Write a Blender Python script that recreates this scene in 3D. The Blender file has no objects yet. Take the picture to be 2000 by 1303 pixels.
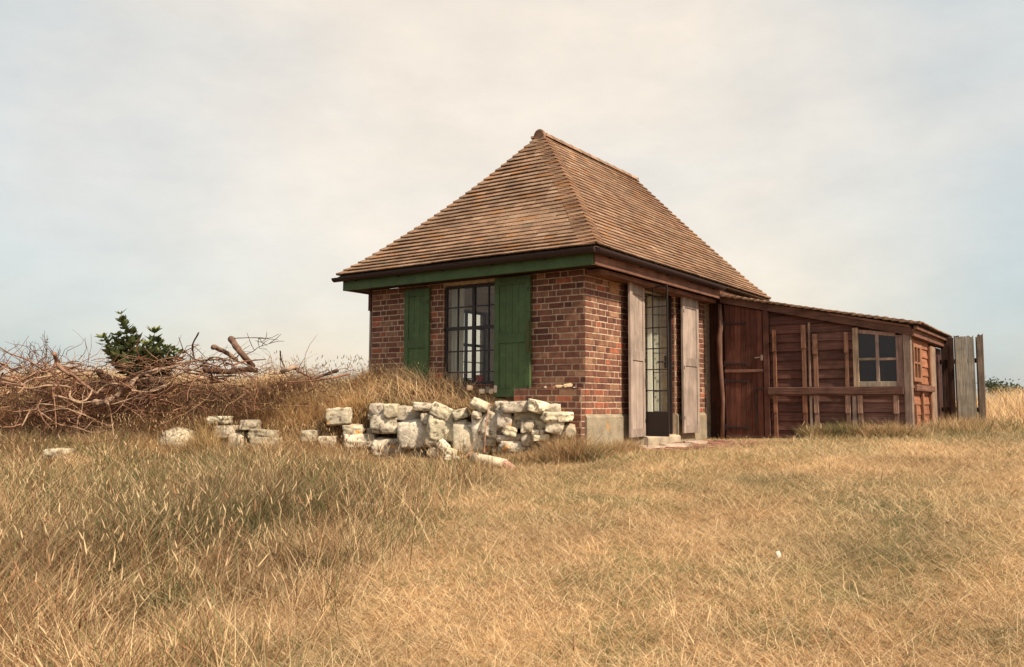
import bpy, math, random
import numpy as np
from mathutils import Vector, Matrix
random.seed(7); rng = np.random.default_rng(11)
SC = bpy.context.scene; COL = SC.collection
# ------------------------------------------------------------------ camera
YAW, PITCH, ROLL, FPX = 0.618283, 0.083176, 0.004568, 1630.04
EYE = np.array([5.05244, -8.61418, 0.55433])
_f = np.array([-math.sin(YAW)*math.cos(PITCH), math.cos(YAW)*math.cos(PITCH), math.sin(PITCH)])
_r = np.array([math.cos(YAW), math.sin(YAW), 0.0]); _u = np.cross(_r, _f)
RR = math.cos(ROLL)*_r + math.sin(ROLL)*_u; UU = -math.sin(ROLL)*_r + math.cos(ROLL)*_u; FF = _f
cam = bpy.data.cameras.new("camera"); camo = bpy.data.objects.new("camera", cam); COL.objects.link(camo)
cam.sensor_width = 36; cam.lens = FPX/2000*36; cam.clip_start = 0.05; cam.clip_end = 2000
camo.matrix_world = Matrix(((RR[0], UU[0], -FF[0], EYE[0]), (RR[1], UU[1], -FF[1], EYE[1]), (RR[2], UU[2], -FF[2], EYE[2]), (0, 0, 0, 1)))
SC.camera = camo
SC.view_settings.view_transform = 'Standard'; SC.view_settings.look = 'None'
SC.view_settings.exposure = 0.55; SC.view_settings.gamma = 1
SC.cycles.max_bounces = 8; SC.cycles.transparent_max_bounces = 12
# ------------------------------------------------------------------ light
SUN_EL, SUN_AZ = math.radians(47), math.radians(-9)      # azimuth measured from +x
sd = Vector((math.cos(SUN_EL)*math.cos(SUN_AZ), math.cos(SUN_EL)*math.sin(SUN_AZ), math.sin(SUN_EL)))
sl = bpy.data.lights.new("sun", 'SUN'); sl.energy = 4.6; sl.angle = math.radians(2.2); sl.color = (1.0, 0.89, 0.70)
so = bpy.data.objects.new("sun", sl); COL.objects.link(so); so.rotation_euler = sd.to_track_quat('Z', 'Y').to_euler(); so.location = (6, 0, 9)
W = bpy.data.worlds.new("World"); SC.world = W; W.use_nodes = True
nt = W.node_tree; nt.nodes.clear()
def N(t, **k):
    n = nt.nodes.new(t)
    for a, b in k.items(): setattr(n, a, b)
    return n
def world():
    L = nt.links.new
    out = N('ShaderNodeOutputWorld'); sky = N('ShaderNodeTexSky', sky_type='NISHITA', sun_disc=False)
    sky.sun_elevation = SUN_EL; sky.sun_rotation = math.radians(90)-SUN_AZ; sky.dust_density = 4
    bs = N('ShaderNodeBackground'); bs.inputs[1].default_value = 0.06; L(sky.outputs[0], bs.inputs[0])
    tc = N('ShaderNodeTexCoord'); mp = N('ShaderNodeMapping'); L(tc.outputs['Generated'], mp.inputs[0]); mp.inputs['Scale'].default_value = (1, 1, 2.2)
    n1 = N('ShaderNodeTexNoise'); n1.inputs['Scale'].default_value = 2.6; n1.inputs['Detail'].default_value = 5; n1.inputs['Roughness'].default_value = .5; L(mp.outputs[0], n1.inputs[0])
    # a broad thin sunlit cloud bank low over the land behind the cottage
    dp = N('ShaderNodeVectorMath', operation='DOT_PRODUCT'); L(tc.outputs['Generated'], dp.inputs[0])
    dp.inputs[1].default_value = Vector((-0.57, 0.77, 0.27)).normalized()
    m1 = N('ShaderNodeMapRange'); m1.inputs[1].default_value = 0.83; m1.inputs[2].default_value = 0.995; L(dp.outputs['Value'], m1.inputs[0]); m1.interpolation_type = 'SMOOTHSTEP'
    m2 = N('ShaderNodeMapRange'); m2.inputs[1].default_value = 0.35; m2.inputs[2].default_value = 0.68; L(n1.outputs[0], m2.inputs[0])
    ad = N('ShaderNodeMath', operation='MULTIPLY_ADD'); L(m2.outputs[0], ad.inputs[0]); ad.inputs[1].default_value = .42; 
    mm = N('ShaderNodeMath', operation='MULTIPLY'); L(m1.outputs[0], mm.inputs[0]); mm.inputs[1].default_value = .72; L(mm.outputs[0], ad.inputs[2]); ad.use_clamp = True
    mx = N('ShaderNodeMix', data_type='RGBA'); L(ad.outputs[0], mx.inputs[0])
    mx.inputs[6].default_value = (0.355, 0.395, 0.39, 1); mx.inputs[7].default_value = (0.61, 0.525, 0.41, 1)
    # small soft mottling
    n2 = N('ShaderNodeTexNoise'); n2.inputs['Scale'].default_value = 9; n2.inputs['Detail'].default_value = 9; n2.inputs['Roughness'].default_value = .62; L(mp.outputs[0], n2.inputs[0])
    m3 = N('ShaderNodeMapRange'); m3.inputs[3].default_value = .94; m3.inputs[4].default_value = 1.06; m3.inputs[1].default_value = .3; m3.inputs[2].default_value = .7; L(n2.outputs[0], m3.inputs[0])
    vm = N('ShaderNodeVectorMath', operation='SCALE'); L(mx.outputs[2], vm.inputs[0]); L(m3.outputs[0], vm.inputs[3])
    bc = N('ShaderNodeBackground'); bc.inputs[1].default_value = 0.94; L(vm.outputs[0], bc.inputs[0])
    ms = N('ShaderNodeAddShader'); L(bs.outputs[0], ms.inputs[0]); L(bc.outputs[0], ms.inputs[1]); L(ms.outputs[0], out.inputs[0])
    bs.inputs[1].default_value = 0.035
world()

# ------------------------------------------------------------------ helpers
def at(px, py, D):
    """world point seen at photo pixel (px,py) at forward distance D"""
    return EYE + FF*D + RR*D*(px-1000)/FPX - UU*D*(py-651.5)/FPX
def lerp(a, b, t): return a+(b-a)*t
def sstep(a, b, x):
    t = np.clip((x-a)/(b-a), 0, 1); return t*t*(3-2*t)
_H = rng.random(4096*8)
def vnoise(x, y, z=0.0, seed=0):
    x = np.asarray(x, float); y = np.asarray(y, float); z = np.asarray(z, float)+np.zeros_like(x)
    xi = np.floor(x).astype(np.int64); yi = np.floor(y).astype(np.int64); zi = np.floor(z).astype(np.int64)
    fx, fy, fz = x-xi, y-yi, z-zi
    fx = fx*fx*(3-2*fx); fy = fy*fy*(3-2*fy); fz = fz*fz*(3-2*fz)
    def h(a, b, c): return _H[(a*73856093 ^ b*19349663 ^ c*83492791 ^ seed*2654435) % _H.size]
    r = 0
    for i in (0, 1):
        for j in (0, 1):
            for k in (0, 1):
                r = r+h(xi+i, yi+j, zi+k)*(fx if i else 1-fx)*(fy if j else 1-fy)*(fz if k else 1-fz)
    return r
def fbm(x, y, z=0.0, seed=0, o=3):
    s = 0; a = .5; t = 0
    for i in range(o):
        s = s+a*vnoise(np.asarray(x)*2**i, np.asarray(y)*2**i, np.asarray(z)*2**i, seed+i); t += a; a *= .5
    return s/t

def tag(o, label=None, cat=None, group=None, kind=None):
    if label: o['label'] = label
    if cat: o['category'] = cat
    if group: o['group'] = group
    if kind: o['kind'] = kind
    return o
def empty(name, loc, label, cat, group=None):
    o = bpy.data.objects.new(name, None); COL.objects.link(o); o.location = loc; o.empty_display_size = .2
    return tag(o, label, cat, group)
def origin(o):
    v = Vector((0, 0, 0))
    while o is not None: v += o.location; o = o.parent
    return v
class MB:
    def __init__(s): s.v = []; s.f = []; s.c = []
    def add(s, vs, fs, col=(1, 1, 1)):
        b = len(s.v); s.v += [tuple(map(float, v)) for v in vs]; s.f += [tuple(b+i for i in f) for f in fs]; s.c += [tuple(col)[:3]]*len(vs)
    def box(s, x0, x1, y0, y1, z0, z1, col=(1, 1, 1)):
        s.add([(x0, y0, z0), (x1, y0, z0), (x1, y1, z0), (x0, y1, z0), (x0, y0, z1), (x1, y0, z1), (x1, y1, z1), (x0, y1, z1)],
              [(0, 3, 2, 1), (4, 5, 6, 7), (0, 1, 5, 4), (1, 2, 6, 5), (2, 3, 7, 6), (3, 0, 4, 7)], col)
    def obox(s, o, a, b, c, col=(1, 1, 1), bev=0.0):
        """box with corner o and edge vectors a,b,c; bev chamfers the face at the c end"""
        o, a, b, c = map(lambda q: np.array(q, float), (o, a, b, c))
        if bev > 0:
            la, lb, lc = np.linalg.norm(a), np.linalg.norm(b), np.linalg.norm(c)
            ba, bb, bc = a/la*bev, b/lb*bev, c/lc*bev
            v = [o, o+a, o+a+b, o+b]; m = [q+c-bc for q in v]; t = [o+c+ba+bb, o+a+c-ba+bb, o+a+b+c-ba-bb, o+b+c+ba-bb]
            s.add(v+m+t, [(0, 3, 2, 1), (0, 1, 5, 4), (1, 2, 6, 5), (2, 3, 7, 6), (3, 0, 4, 7), (4, 5, 9, 8), (5, 6, 10, 9), (6, 7, 11, 10), (7, 4, 8, 11), (8, 9, 10, 11)], col)
        else:
            s.add([o, o+a, o+a+b, o+b, o+c, o+a+c, o+a+b+c, o+b+c], [(0, 3, 2, 1), (4, 5, 6, 7), (0, 1, 5, 4), (1, 2, 6, 5), (2, 3, 7, 6), (3, 0, 4, 7)], col)
    def slab(s, q, nrm, th, col):
        """quad q (4 pts) thickened downward along -nrm"""
        q = [np.array(p, float) for p in q]; n = np.array(nrm, float)*th
        s.add(q+[p-n for p in q], [(0, 1, 2, 3), (7, 6, 5, 4), (0, 4, 5, 1), (1, 5, 6, 2), (2, 6, 7, 3), (3, 7, 4, 0)], col)
    def tube(s, pts, rad, col=(1, 1, 1), n=7, cap=True, wob=0.0):
        pts = [np.array(p, float) for p in pts]; R0 = []
        if np.isscalar(rad): rad = [rad]*len(pts)
        prev = None; b = []
        for i, p in enumerate(pts):
            d = pts[min(i+1, len(pts)-1)]-pts[max(i-1, 0)]; d /= (np.linalg.norm(d)+1e-9)
            if prev is None:
                a = np.cross(d, (0, 0, 1.0)); 
                if np.linalg.norm(a) < .1: a = np.cross(d, (1.0, 0, 0))
            else: a = prev-d*(prev@d)
            a /= np.linalg.norm(a); prev = a; c = np.cross(d, a)
            for k in range(n):
                t = 2*math.pi*k/n; w = 1+wob*(random.random()-.5)
                b.append(p+(a*math.cos(t)+c*math.sin(t))*rad[i]*w)
        F = [(i*n+k, i*n+(k+1) % n, (i+1)*n+(k+1) % n, (i+1)*n+k) for i in range(len(pts)-1) for k in range(n)]
        if cap: F += [tuple(range(n))[::-1], tuple((len(pts)-1)*n+k for k in range(n))]
        s.add(b, F, col)
    def build(s, name, mat, parent=None, smooth=False, label=None):
        me = bpy.data.meshes.new(name); o = bpy.data.objects.new(name, me)
        og = origin(parent) if parent is not None else Vector((0, 0, 0))
        if parent is None and s.v:
            a = np.array(s.v); og = Vector(((a[:, 0].min()+a[:, 0].max())/2, (a[:, 1].min()+a[:, 1].max())/2, a[:, 2].min()))
            o.location = og
        me.from_pydata([(v[0]-og.x, v[1]-og.y, v[2]-og.z) for v in s.v], [], s.f)
        at_ = me.attributes.new("Col", 'FLOAT_COLOR', 'POINT')
        at_.data.foreach_set('color', np.hstack([np.array(s.c, np.float32), np.ones((len(s.c), 1), np.float32)]).ravel())
        if smooth: me.polygons.foreach_set('use_smooth', [True]*len(me.polygons))
        me.materials.append(mat); me.update(); COL.objects.link(o)
        if parent is not None: o.parent = parent
        if label: o['label'] = label
        return o
def np_mesh(name, V, F, C, mat, smooth=False):
    """V (n,3), F list of (m,k) int arrays, C (n,3)"""
    me = bpy.data.meshes.new(name); me.vertices.add(len(V)); me.vertices.foreach_set('co', V.astype(np.float32).ravel())
    nl = sum(f.size for f in F); npoly = sum(len(f) for f in F)
    me.loops.add(nl); me.polygons.add(npoly)
    me.loops.foreach_set('vertex_index', np.concatenate([f.ravel() for f in F]).astype(np.int32))
    tot = np.concatenate([np.full(len(f), f.shape[1]) for f in F]); st = np.concatenate([[0], np.cumsum(tot)[:-1]])
    me.polygons.foreach_set('loop_start', st.astype(np.int32)); 
    me.update(calc_edges=True)
    a = me.attributes.new("Col", 'FLOAT_COLOR', 'POINT')
    a.data.foreach_set('color', np.hstack([C, np.ones((len(C), 1))]).astype(np.float32).ravel())
    if smooth: me.polygons.foreach_set('use_smooth', np.ones(npoly, bool))
    me.materials.append(mat); me.validate(); o = bpy.data.objects.new(name, me); COL.objects.link(o); return o

# ------------------------------------------------------------------ materials
def mat(name, base=None, rough=.85, noise=(), grain=None, bump=(40, .2), spec=.2, spots=(), translucent=0, metal=0):
    """colour = base * Col attribute * noises; noise: (scale, lo, hi); grain: axis streaks; spots: (scale, threshold, colour, softness)"""
    m = bpy.data.materials.new(name); m.use_nodes = True; t = m.node_tree; t.nodes.clear(); L = t.links.new
    def n(k, **a):
        q = t.nodes.new(k)
        for x, y in a.items(): setattr(q, x, y)
        return q
    out = n('ShaderNodeOutputMaterial'); b = n('ShaderNodeBsdfPrincipled'); b.inputs['Roughness'].default_value = rough
    b.inputs['Specular IOR Level'].default_value = spec; b.inputs['Metallic'].default_value = metal
    tc = n('ShaderNodeTexCoord'); at_ = n('ShaderNodeAttribute', attribute_name='Col')
    rgb = n('ShaderNodeRGB'); rgb.outputs[0].default_value = (*(base or (1, 1, 1)), 1)
    mu = n('ShaderNodeMix', data_type='RGBA', blend_type='MULTIPLY'); mu.inputs[0].default_value = 1; L(rgb.outputs[0], mu.inputs[6]); L(at_.outputs[0], mu.inputs[7]); cur = mu.outputs[2]
    hsrc = None
    def scaled(fac, lo, hi, a=.3, c=.7):
        r = n('ShaderNodeMapRange'); r.inputs[1].default_value = a; r.inputs[2].default_value = c; r.inputs[3].default_value = lo; r.inputs[4].default_value = hi
        L(fac, r.inputs[0]); return r.outputs[0]
    def times(cur, f):
        v = n('ShaderNodeVectorMath', operation='SCALE'); L(cur, v.inputs[0]); L(f, v.inputs[3]); return v.outputs[0]
    for sc, lo, hi in noise:
        q = n('ShaderNodeTexNoise'); q.inputs['Scale'].default_value = sc; q.inputs['Detail'].default_value = 4; L(tc.outputs['Object'], q.inputs[0])
        cur = times(cur, scaled(q.outputs[0], lo, hi))
    if grain is not None:
        mp = n('ShaderNodeMapping'); L(tc.outputs['Object'], mp.inputs[0]); s = [70, 70, 70]; s[grain] = 2.2; mp.inputs['Scale'].default_value = s
        q = n('ShaderNodeTexNoise'); q.inputs['Scale'].default_value = 1; q.inputs['Detail'].default_value = 5; q.inputs['Roughness'].default_value = .65; L(mp.outputs[0], q.inputs[0])
        cur = times(cur, scaled(q.outputs[0], .55, 1.4, .32, .68)); hsrc = q.outputs[0]
    for sc, th, c, so_ in spots:
        q = n('ShaderNodeTexNoise'); q.inputs['Scale'].default_value = sc; q.inputs['Detail'].default_value = 5; q.inputs['Roughness'].default_value = .62; L(tc.outputs['Object'], q.inputs[0])
        f = scaled(q.outputs[0], 0, 1, th, th+so_)
        x = n('ShaderNodeMix', data_type='RGBA'); L(f, x.inputs[0]); L(cur, x.inputs[6]); x.inputs[7].default_value = (*c, 1); cur = x.outputs[2]
    L(cur, b.inputs['Base Color'])
    if bump:
        q = n('ShaderNodeTexNoise'); q.inputs['Scale'].default_value = bump[0]; q.inputs['Detail'].default_value = 5; L(tc.outputs['Object'], q.inputs[0])
        bp = n('ShaderNodeBump'); bp.inputs['Strength'].default_value = bump[1]; bp.inputs['Distance'].default_value = .01
        L(hsrc or q.outputs[0], bp.inputs['Height']); L(bp.outputs[0], b.inputs['Normal'])
    if translucent:
        tr = n('ShaderNodeBsdfTranslucent'); L(cur, tr.inputs[0]); ms = n('ShaderNodeMixShader'); ms.inputs[0].default_value = translucent
        L(b.outputs[0], ms.inputs[1]); L(tr.outputs[0], ms.inputs[2]); L(ms.outputs[0], out.inputs[0])
    else: L(b.outputs[0], out.inputs[0])
    return m
M = {}
M['brick'] = mat('brick', noise=((14, .72, 1.25), (90, .8, 1.2)), bump=(160, .5), rough=.9)
M['plaster'] = mat('white_plaster', (.78, .70, .68), noise=((3, .85, 1.1),), bump=(60, .1))
M['concrete'] = mat('render', (.27, .215, .15), noise=((5, .7, 1.25), (60, .8, 1.2)), bump=(120, .5), spots=((9, .66, (.45, .22, .06), .04),))
M['tile'] = mat('clay_tile', noise=((2.2, .78, 1.2), (45, .75, 1.25)), bump=(120, .4), rough=.88, spots=((16, .66, (.16, .13, .10), .1),))
M['green'] = mat('green_paint', (.060, .098, .034), noise=((8, .8, 1.15), (80, .85, 1.15)), bump=(70, .25), rough=.6, spec=.3, spots=((26, .64, (.13, .11, .06), .05), (3.2, .60, (.05, .075, .03), .15)))
M['grey_z'] = mat('weathered_grey_wood', (.35, .265, .22), grain=2, noise=((4, .75, 1.15),), bump=(50, .6))
M['dark_x'] = mat('dark_beam_wood', (.125, .062, .045), grain=0, noise=((5, .7, 1.25),), bump=(50, .5))
M['dark_y'] = mat('brown_beam_wood', (.16, .075, .05), grain=1, noise=((5, .7, 1.25),), bump=(50, .5))
M['dark_z'] = mat('dark_upright_wood', (.095, .038, .026), grain=2, noise=((5, .7, 1.25),), bump=(50, .5))
M['board_x'] = mat('weatherboard_wood', grain=0, noise=((6, .75, 1.2),), bump=(50, .6), spots=((5.5, .69, (.42, .25, .17), .05),))
M['board_y'] = mat('sunlit_orange_board', grain=1, noise=((6, .75, 1.2),), bump=(50, .6))
M['wood_z'] = mat('upright_wood', grain=2, noise=((6, .7, 1.2),), bump=(50, .6))
M['iron'] = mat('black_iron', (.022, .014, .013), rough=.55, spec=.4, bump=(90, .2))
M['soffit'] = mat('soffit_wood', (.03, .012, .010), grain=0)  # colour darkened to carry the deep shade under the eaves
M['gutter'] = mat('gutter_iron', (.03, .014, .012), rough=.6, spec=.3)
M['limestone'] = mat('limestone', (.68, .59, .46), noise=((3, .65, 1.15), (30, .75, 1.2)), bump=(26, .9), rough=.95,
                     spots=((5, .47, (.36, .29, .215), .18), (12, .535, (.17, .125, .09), .10), (34, .63, (.13, .09, .065), .06), (4.5, .63, (.58, .30, .09), .06)))
M['stone'] = M['limestone']
M['bark'] = mat('bark', noise=((12, .65, 1.3), (60, .7, 1.3)), bump=(60, .8))
M['leaf'] = mat('leaf', translucent=.3, bump=None, rough=.5, spec=.4)
M['grass'] = mat('dry_grass', translucent=.32, bump=None, rough=.75, spec=.15)
M['earth'] = mat('ground_soil', noise=((1.2, .8, 1.2), (14, .65, 1.3), (120, .6, 1.35)), bump=(40, 1.0), rough=1)
M['paving'] = mat('red_brick_paving', noise=((8, .7, 1.25), (60, .75, 1.25)), bump=(60, .5))
M['cloth'] = mat('curtain_cloth', (.85, .83, .74), translucent=.5, bump=None)
M['red'] = mat('red_enamel', (.5, .035, .025), rough=.45, bump=None)
M['white'] = mat('white_surface', (.76, .69, .58), noise=((12, .7, 1.1),), bump=(40, .6), spots=((14, .58, (.35, .26, .18), .12),))
M['darkin'] = mat('dark_interior', (.03, .02, .017), bump=None)
def glass(name, tint=(.9, .9, .88), dark=False):
    m = bpy.data.materials.new(name); m.use_nodes = True; t = m.node_tree; t.nodes.clear(); L = t.links.new
    out = t.nodes.new('ShaderNodeOutputMaterial'); g = t.nodes.new('ShaderNodeBsdfGlossy'); g.inputs['Roughness'].default_value = .03
    a = t.nodes.new('ShaderNodeBsdfTransparent') if not dark else t.nodes.new('ShaderNodeBsdfDiffuse'); a.inputs[0].default_value = (*tint, 1)
    fr = t.nodes.new('ShaderNodeFresnel'); fr.inputs[0].default_value = 1.5; mx = t.nodes.new('ShaderNodeMixShader')
    ge = t.nodes.new('ShaderNodeNewGeometry'); su = t.nodes.new('ShaderNodeMath'); su.operation = 'SUBTRACT'; su.inputs[0].default_value = 1; L(ge.outputs['Backfacing'], su.inputs[1]); ml = t.nodes.new('ShaderNodeMath'); ml.operation = 'MULTIPLY'; L(fr.outputs[0], ml.inputs[0]); L(su.outputs[0], ml.inputs[1])
    L(ml.outputs[0], mx.inputs[0]); L(a.outputs[0], mx.inputs[1]); L(g.outputs[0], mx.inputs[2]); L(mx.outputs[0], out.inputs[0]); return m
M['glass'] = glass('window_glass'); M['darkglass'] = glass('dark_shed_glass', (.018, .011, .012), True)  # near-black pane colour stands in for the unlit shed interior

# ------------------------------------------------------------------ terrain
TX = np.array([-40, -14, -10, -7.2, -5.24, -3.98, -2.85, -.84, .1, 1.0]); TY = np.array([-16, -7.6, -5.2, -3.34, -2.08, -1.31, -.68, -.31, -.23, -.2])
def toe(x): return np.interp(x, TX, TY)
def ground_h(x, y):
    x = np.asarray(x, float); y = np.asarray(y, float)
    h = np.where(y > .3, .028*(lerp(.3, np.minimum(y, 26), sstep(-3.5, .5, x))-2.6), -.064-.08*(.3-np.maximum(y, -14)))
    h = h+.03*np.clip(x, -3, 14)+.09*np.clip(-3-x, 0, 6)*np.where(y > .3, np.exp(-np.maximum(y-.3, 0)/4), 1)
    d = np.hypot(x+1, y-1); h = h-.012*np.clip(d-30, 0, 400)
    h = h+.05*sstep(-1.5, .05, y-toe(x))*sstep(-2.7, -3.8, x)*np.where(y < toe(x)+3, 1, 0)-.03*np.exp(-((x+4.2)/1.1)**2-((y-toe(x)+.3)/.9)**2)
    h = h+(fbm(x*.55, y*.55, seed=3)-.5)*.10*np.clip((-.5-y)/2, .15, 1)+(fbm(x*2.2, y*2.2, seed=8)-.5)*.05*np.clip((-.3-y)/2, .1, 1)
    return h
def bank_top(x):   # absolute crest height of the turf bank
    return np.interp(x, [-12, -8, -6, -4.6, -3.6, -2.4, -1.8, -1.3, -.95, -.7], [.86, .88, .84, .90, .90, .84, .75, .63, .58, .2])
def terrain(x, y):
    x = np.asarray(x, float); y = np.asarray(y, float)
    g = ground_h(x, y); d = (y-toe(x))*np.where(x < -3.5, .82, 1.0); top = bank_top(x)
    wall = np.interp(x, [-7, -5.4, -4.6, -3.7, -3.2, -.8, -.3], [.12, .15, .3, .4, .62, .62, .3])
    dw = np.maximum(-.02-toe(x), .2); near = np.where(x > -3.75, sstep(.12, 1.0, d/dw), sstep(.1, 1.7, d)**.8)
    up = sstep(0.02, .2, d)*wall+near*(1-wall)
    m = sstep(.0, -.12, x+.84)*up
    m = m*np.where(x > -3.75, sstep(.10, .02, y), 1-sstep(3.2, 6.5, d))
    lump = (fbm(x*1.7, y*1.7, seed=21)-.5)*.26*sstep(.2, .8, d)*np.where(x < -3.4, 1, .35)
    return g+(top+lump-g)*m
def tallz(x, y):   # 0 mown, 1 tall meadow; the meadow lies left of a line running from the wall towards the viewer
    e = (.25+(-3.1-y)*.53)-x; e = e+(fbm(x*.7, y*.7, seed=31)-.5)*1.6
    return sstep(-.5, 1.7, e)*sstep(2.5, .5, y)

def build_ground():
    def grid(xs, ys):
        X, Y = np.meshgrid(xs, ys); Z = terrain(X, Y)
        return X, Y, Z
    xs = np.concatenate([np.array([-400, -250, -150, -90, -60, -40, -28, -20, -15]), np.arange(-12, -6, .16), np.arange(-6, 1.2, .045), np.arange(1.2, 7, .1), np.arange(7, 16, .6), np.array([17, 20, 25, 32, 45, 70, 120, 220, 400])])
    ys = np.concatenate([np.array([-200, -100, -60, -40, -28, -20, -15]), np.arange(-12, -4, .11), np.arange(-4, .25, .045), np.arange(.3, 9, .16), np.arange(9, 30, .6), np.array([31, 34, 38, 45, 60, 80, 120, 200, 400])])
    X, Y, Z = grid(xs, ys); ny, nx = X.shape
    V = np.stack([X.ravel(), Y.ravel(), Z.ravel()], 1)
    i = np.arange(nx*ny).reshape(ny, nx); F = np.stack([i[:-1, :-1], i[:-1, 1:], i[1:, 1:], i[1:, :-1]], -1).reshape(-1, 4)
    g = np.clip((fbm(X*.8, Y*.8, seed=5)-.45)*3, 0, 1).ravel()[:, None]
    c = (1-g)*np.array([.30, .178, .082])+g*np.array([.14, .11, .045])
    onb = ((Y-toe(X) > 0) & (X < -.5) & (Y-toe(X) < 4)).ravel()[:, None]
    c = np.where(onb, np.array([.20, .11, .055]), c); c = c*(1-.68*(tallz(X, Y)*(Y < .3))).ravel()[:, None]  # soil darkened under tall grass, standing in for shadowed gaps between blades
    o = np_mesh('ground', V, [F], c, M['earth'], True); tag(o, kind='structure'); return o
build_ground()

# ------------------------------------------------------------------ brick cottage
Z0, CH = .42, .076; WX0, WY1, WTOP = -3.56, 5.42, 2.17
house = empty('brick_house', (-1.78, 3.0, 0), 'small brick cottage with steep hipped clay tile roof and green window shutters', 'house')
BR = [((.145, .057, .039), 5), ((.175, .074, .048), 5), ((.21, .10, .062), 4), ((.11, .045, .034), 2), ((.30, .095, .055), 1.4), ((.27, .14, .085), 1)]
def brick_col():
    c = random.choices([b[0] for b in BR], [b[1] for b in BR])[0]; k = random.uniform(.85, 1.15); return tuple(v*k for v in c)
MORT = (.47, .345, .24)
def bricks(mb, P, e, n, u0, u1, k0, k1, holes=(), z0=Z0, zoff=0):
    P, e, n = map(lambda q: np.array(q, float), (P, e, n)); J = .0066; off0 = random.random()
    for k in range(k0, k1):
        z = z0+k*CH; u = u0-(0 if k % 2 else .1685/1.0)-.0*off0; st = k % 2
        cells = []
        while u < u1:
            w = .225 if st else .1125
            if random.random() < .08 and st: w = .1125*random.choice([1, 2])
            cells.append((u, u+w)); u += w; st = not st
            if random.random() < .25: st = True
        for a, b in cells:
            segs = [(max(a, u0), min(b, u1))]
            for (h0, h1, hz0, hz1) in holes:
                if z+CH > hz0+.01 and z < hz1-.01:
                    ns = []
                    for (s0, s1) in segs:
                        if s1 <= h0 or s0 >= h1: ns.append((s0, s1)); continue
                        if s0 < h0: ns.append((s0, h0+J*.8))
                        if s1 > h1: ns.append((h1-J*.8, s1))
                    segs = ns
            for s0, s1 in segs:
                if s1-s0 < .03: continue
                dz = random.uniform(-.0012, .0012); pr = random.uniform(.003, .008)
                mb.obox(P+e*(s0+J)-n*.004+np.array([0, 0, z+J+dz]), e*(s1-s0-2*J), (0, 0, CH-2*J), n*(.004+pr), brick_col(), bev=.0035)
def wall_rects(u0, u1, z0, z1, holes):
    """split a rectangle round its holes"""
    out = []; hs = sorted(holes); u = u0
    for (h0, h1, a, b) in hs:
        if h0 > u: out.append((u, h0, z0, z1))
        if a > z0: out.append((h0, h1, z0, a))
        if b < z1: out.append((h0, h1, b, z1))
        u = h1
    if u < u1: out.append((u, u1, z0, z1))
    return out
FH = [(-2.22, -1.20, .79, 2.13)]; RH = [(1.48, 2.56, .12, 2.15)]; LH = [(1.55, 2.56, .40, 2.06)]
# front wall
mb = MB()
for a, b, c, d in wall_rects(WX0, 0, -.6, WTOP, FH): mb.box(a, b, 0, .22, c, d, MORT)
bricks(mb, (WX0, 0, 0), (1, 0, 0), (0, -1, 0), 0, -WX0+.001, -6, 23, [(h[0]-WX0, h[1]-WX0, h[2], h[3]) for h in FH])
# brick reveals of the window
bricks(mb, (-2.22, 0, 0), (0, 1, 0), (1, 0, 0), .008, .12, 5, 22)
wall_f = mb.build('wall', M['brick'], house)
mb = MB()
for a, b, c, d in wall_rects(.222, 3.66, -.4, WTOP, RH): mb.box(-.22, 0, a, b, c, d, MORT)
bricks(mb, (0, -.005, 0), (0, 1, 0), (1, 0, 0), -.006, 3.665, 0, 23, [(h[0]+.005, h[1]+.005, h[2], h[3]) for h in RH]+[(.595, .835, 1.944, 2.10)])
bricks(mb, (-.12, 2.56, 0), (1, 0, 0), (0, -1, 0), 0, .112, 0, 23)
mb.build('wall', M['brick'], house)
mb = MB()
mb.box(-.22, -.001, 3.662, WY1, -.4, WTOP, MORT)
for a, b, c, d in wall_rects(.222, WY1, -.6, WTOP, LH): mb.box(WX0, WX0+.22, a, b, c, d, MORT)
bricks(mb, (WX0, .0, 0), (0, 1, 0), (-1, 0, 0), 0, WY1, -4, 23, LH)
mb.box(WX0+.222, -.222, WY1-.22, WY1, -.4, WTOP, MORT)
mb.build('wall', M['brick'], house)
# plaster lining, floor, ceiling
mb = MB(); zt = 2.14
for a, b, c, d in wall_rects(WX0+.225, -.225, .10, zt, FH): mb.box(a, b, .222, .235, c, d)
for a, b, c, d in wall_rects(.237, 3.45, .10, zt, RH): mb.box(-.237, -.223, a, b, c, d)
for a, b, c, d in wall_rects(.237, 3.45, .10, zt, LH): mb.box(WX0+.223, WX0+.237, a, b, c, d)
mb.box(WX0+.24, -.24, 3.452, 3.52, .10, zt); mb.box(WX0+.22, -.22, .22, 3.45, zt+.002, zt+.02)
mb.build('interior_lining', M['plaster'], house)
mb = MB(); mb.box(WX0+.22, -.22, .22, 3.45, 0, .098); mb.build('floor_slab', mat('floor_boards', (.36, .24, .15), grain=0), house)
# plinth on door side
mb = MB()
def plinth(y0, y1):
    mb.add([(0, y0, -.3), (.03, y0, -.3), (.03, y0, .385), (0.001, y0, .42), (0, y1, -.3), (.03, y1, -.3), (.03, y1, .385), (0.001, y1, .42)],
           [(0, 1, 2, 3), (7, 6, 5, 4), (1, 5, 6, 2), (2, 6, 7, 3), (0, 3, 7, 4), (0, 4, 5, 1)])
plinth(-.012, 1.48); mb.build('plinth', M['concrete'], house)
mb = MB(); plinth(2.56, 3.70); mb.build('plinth', M['concrete'], house)
mb = MB(); mb.obox((-.22, 1.484, -.2), (.29, 0, 0), (0, 1.072, 0), (0, 0, .315), bev=.02, col=(1.5, 1.5, 1.55)); mb.build('door_step', M['concrete'], house)
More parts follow.
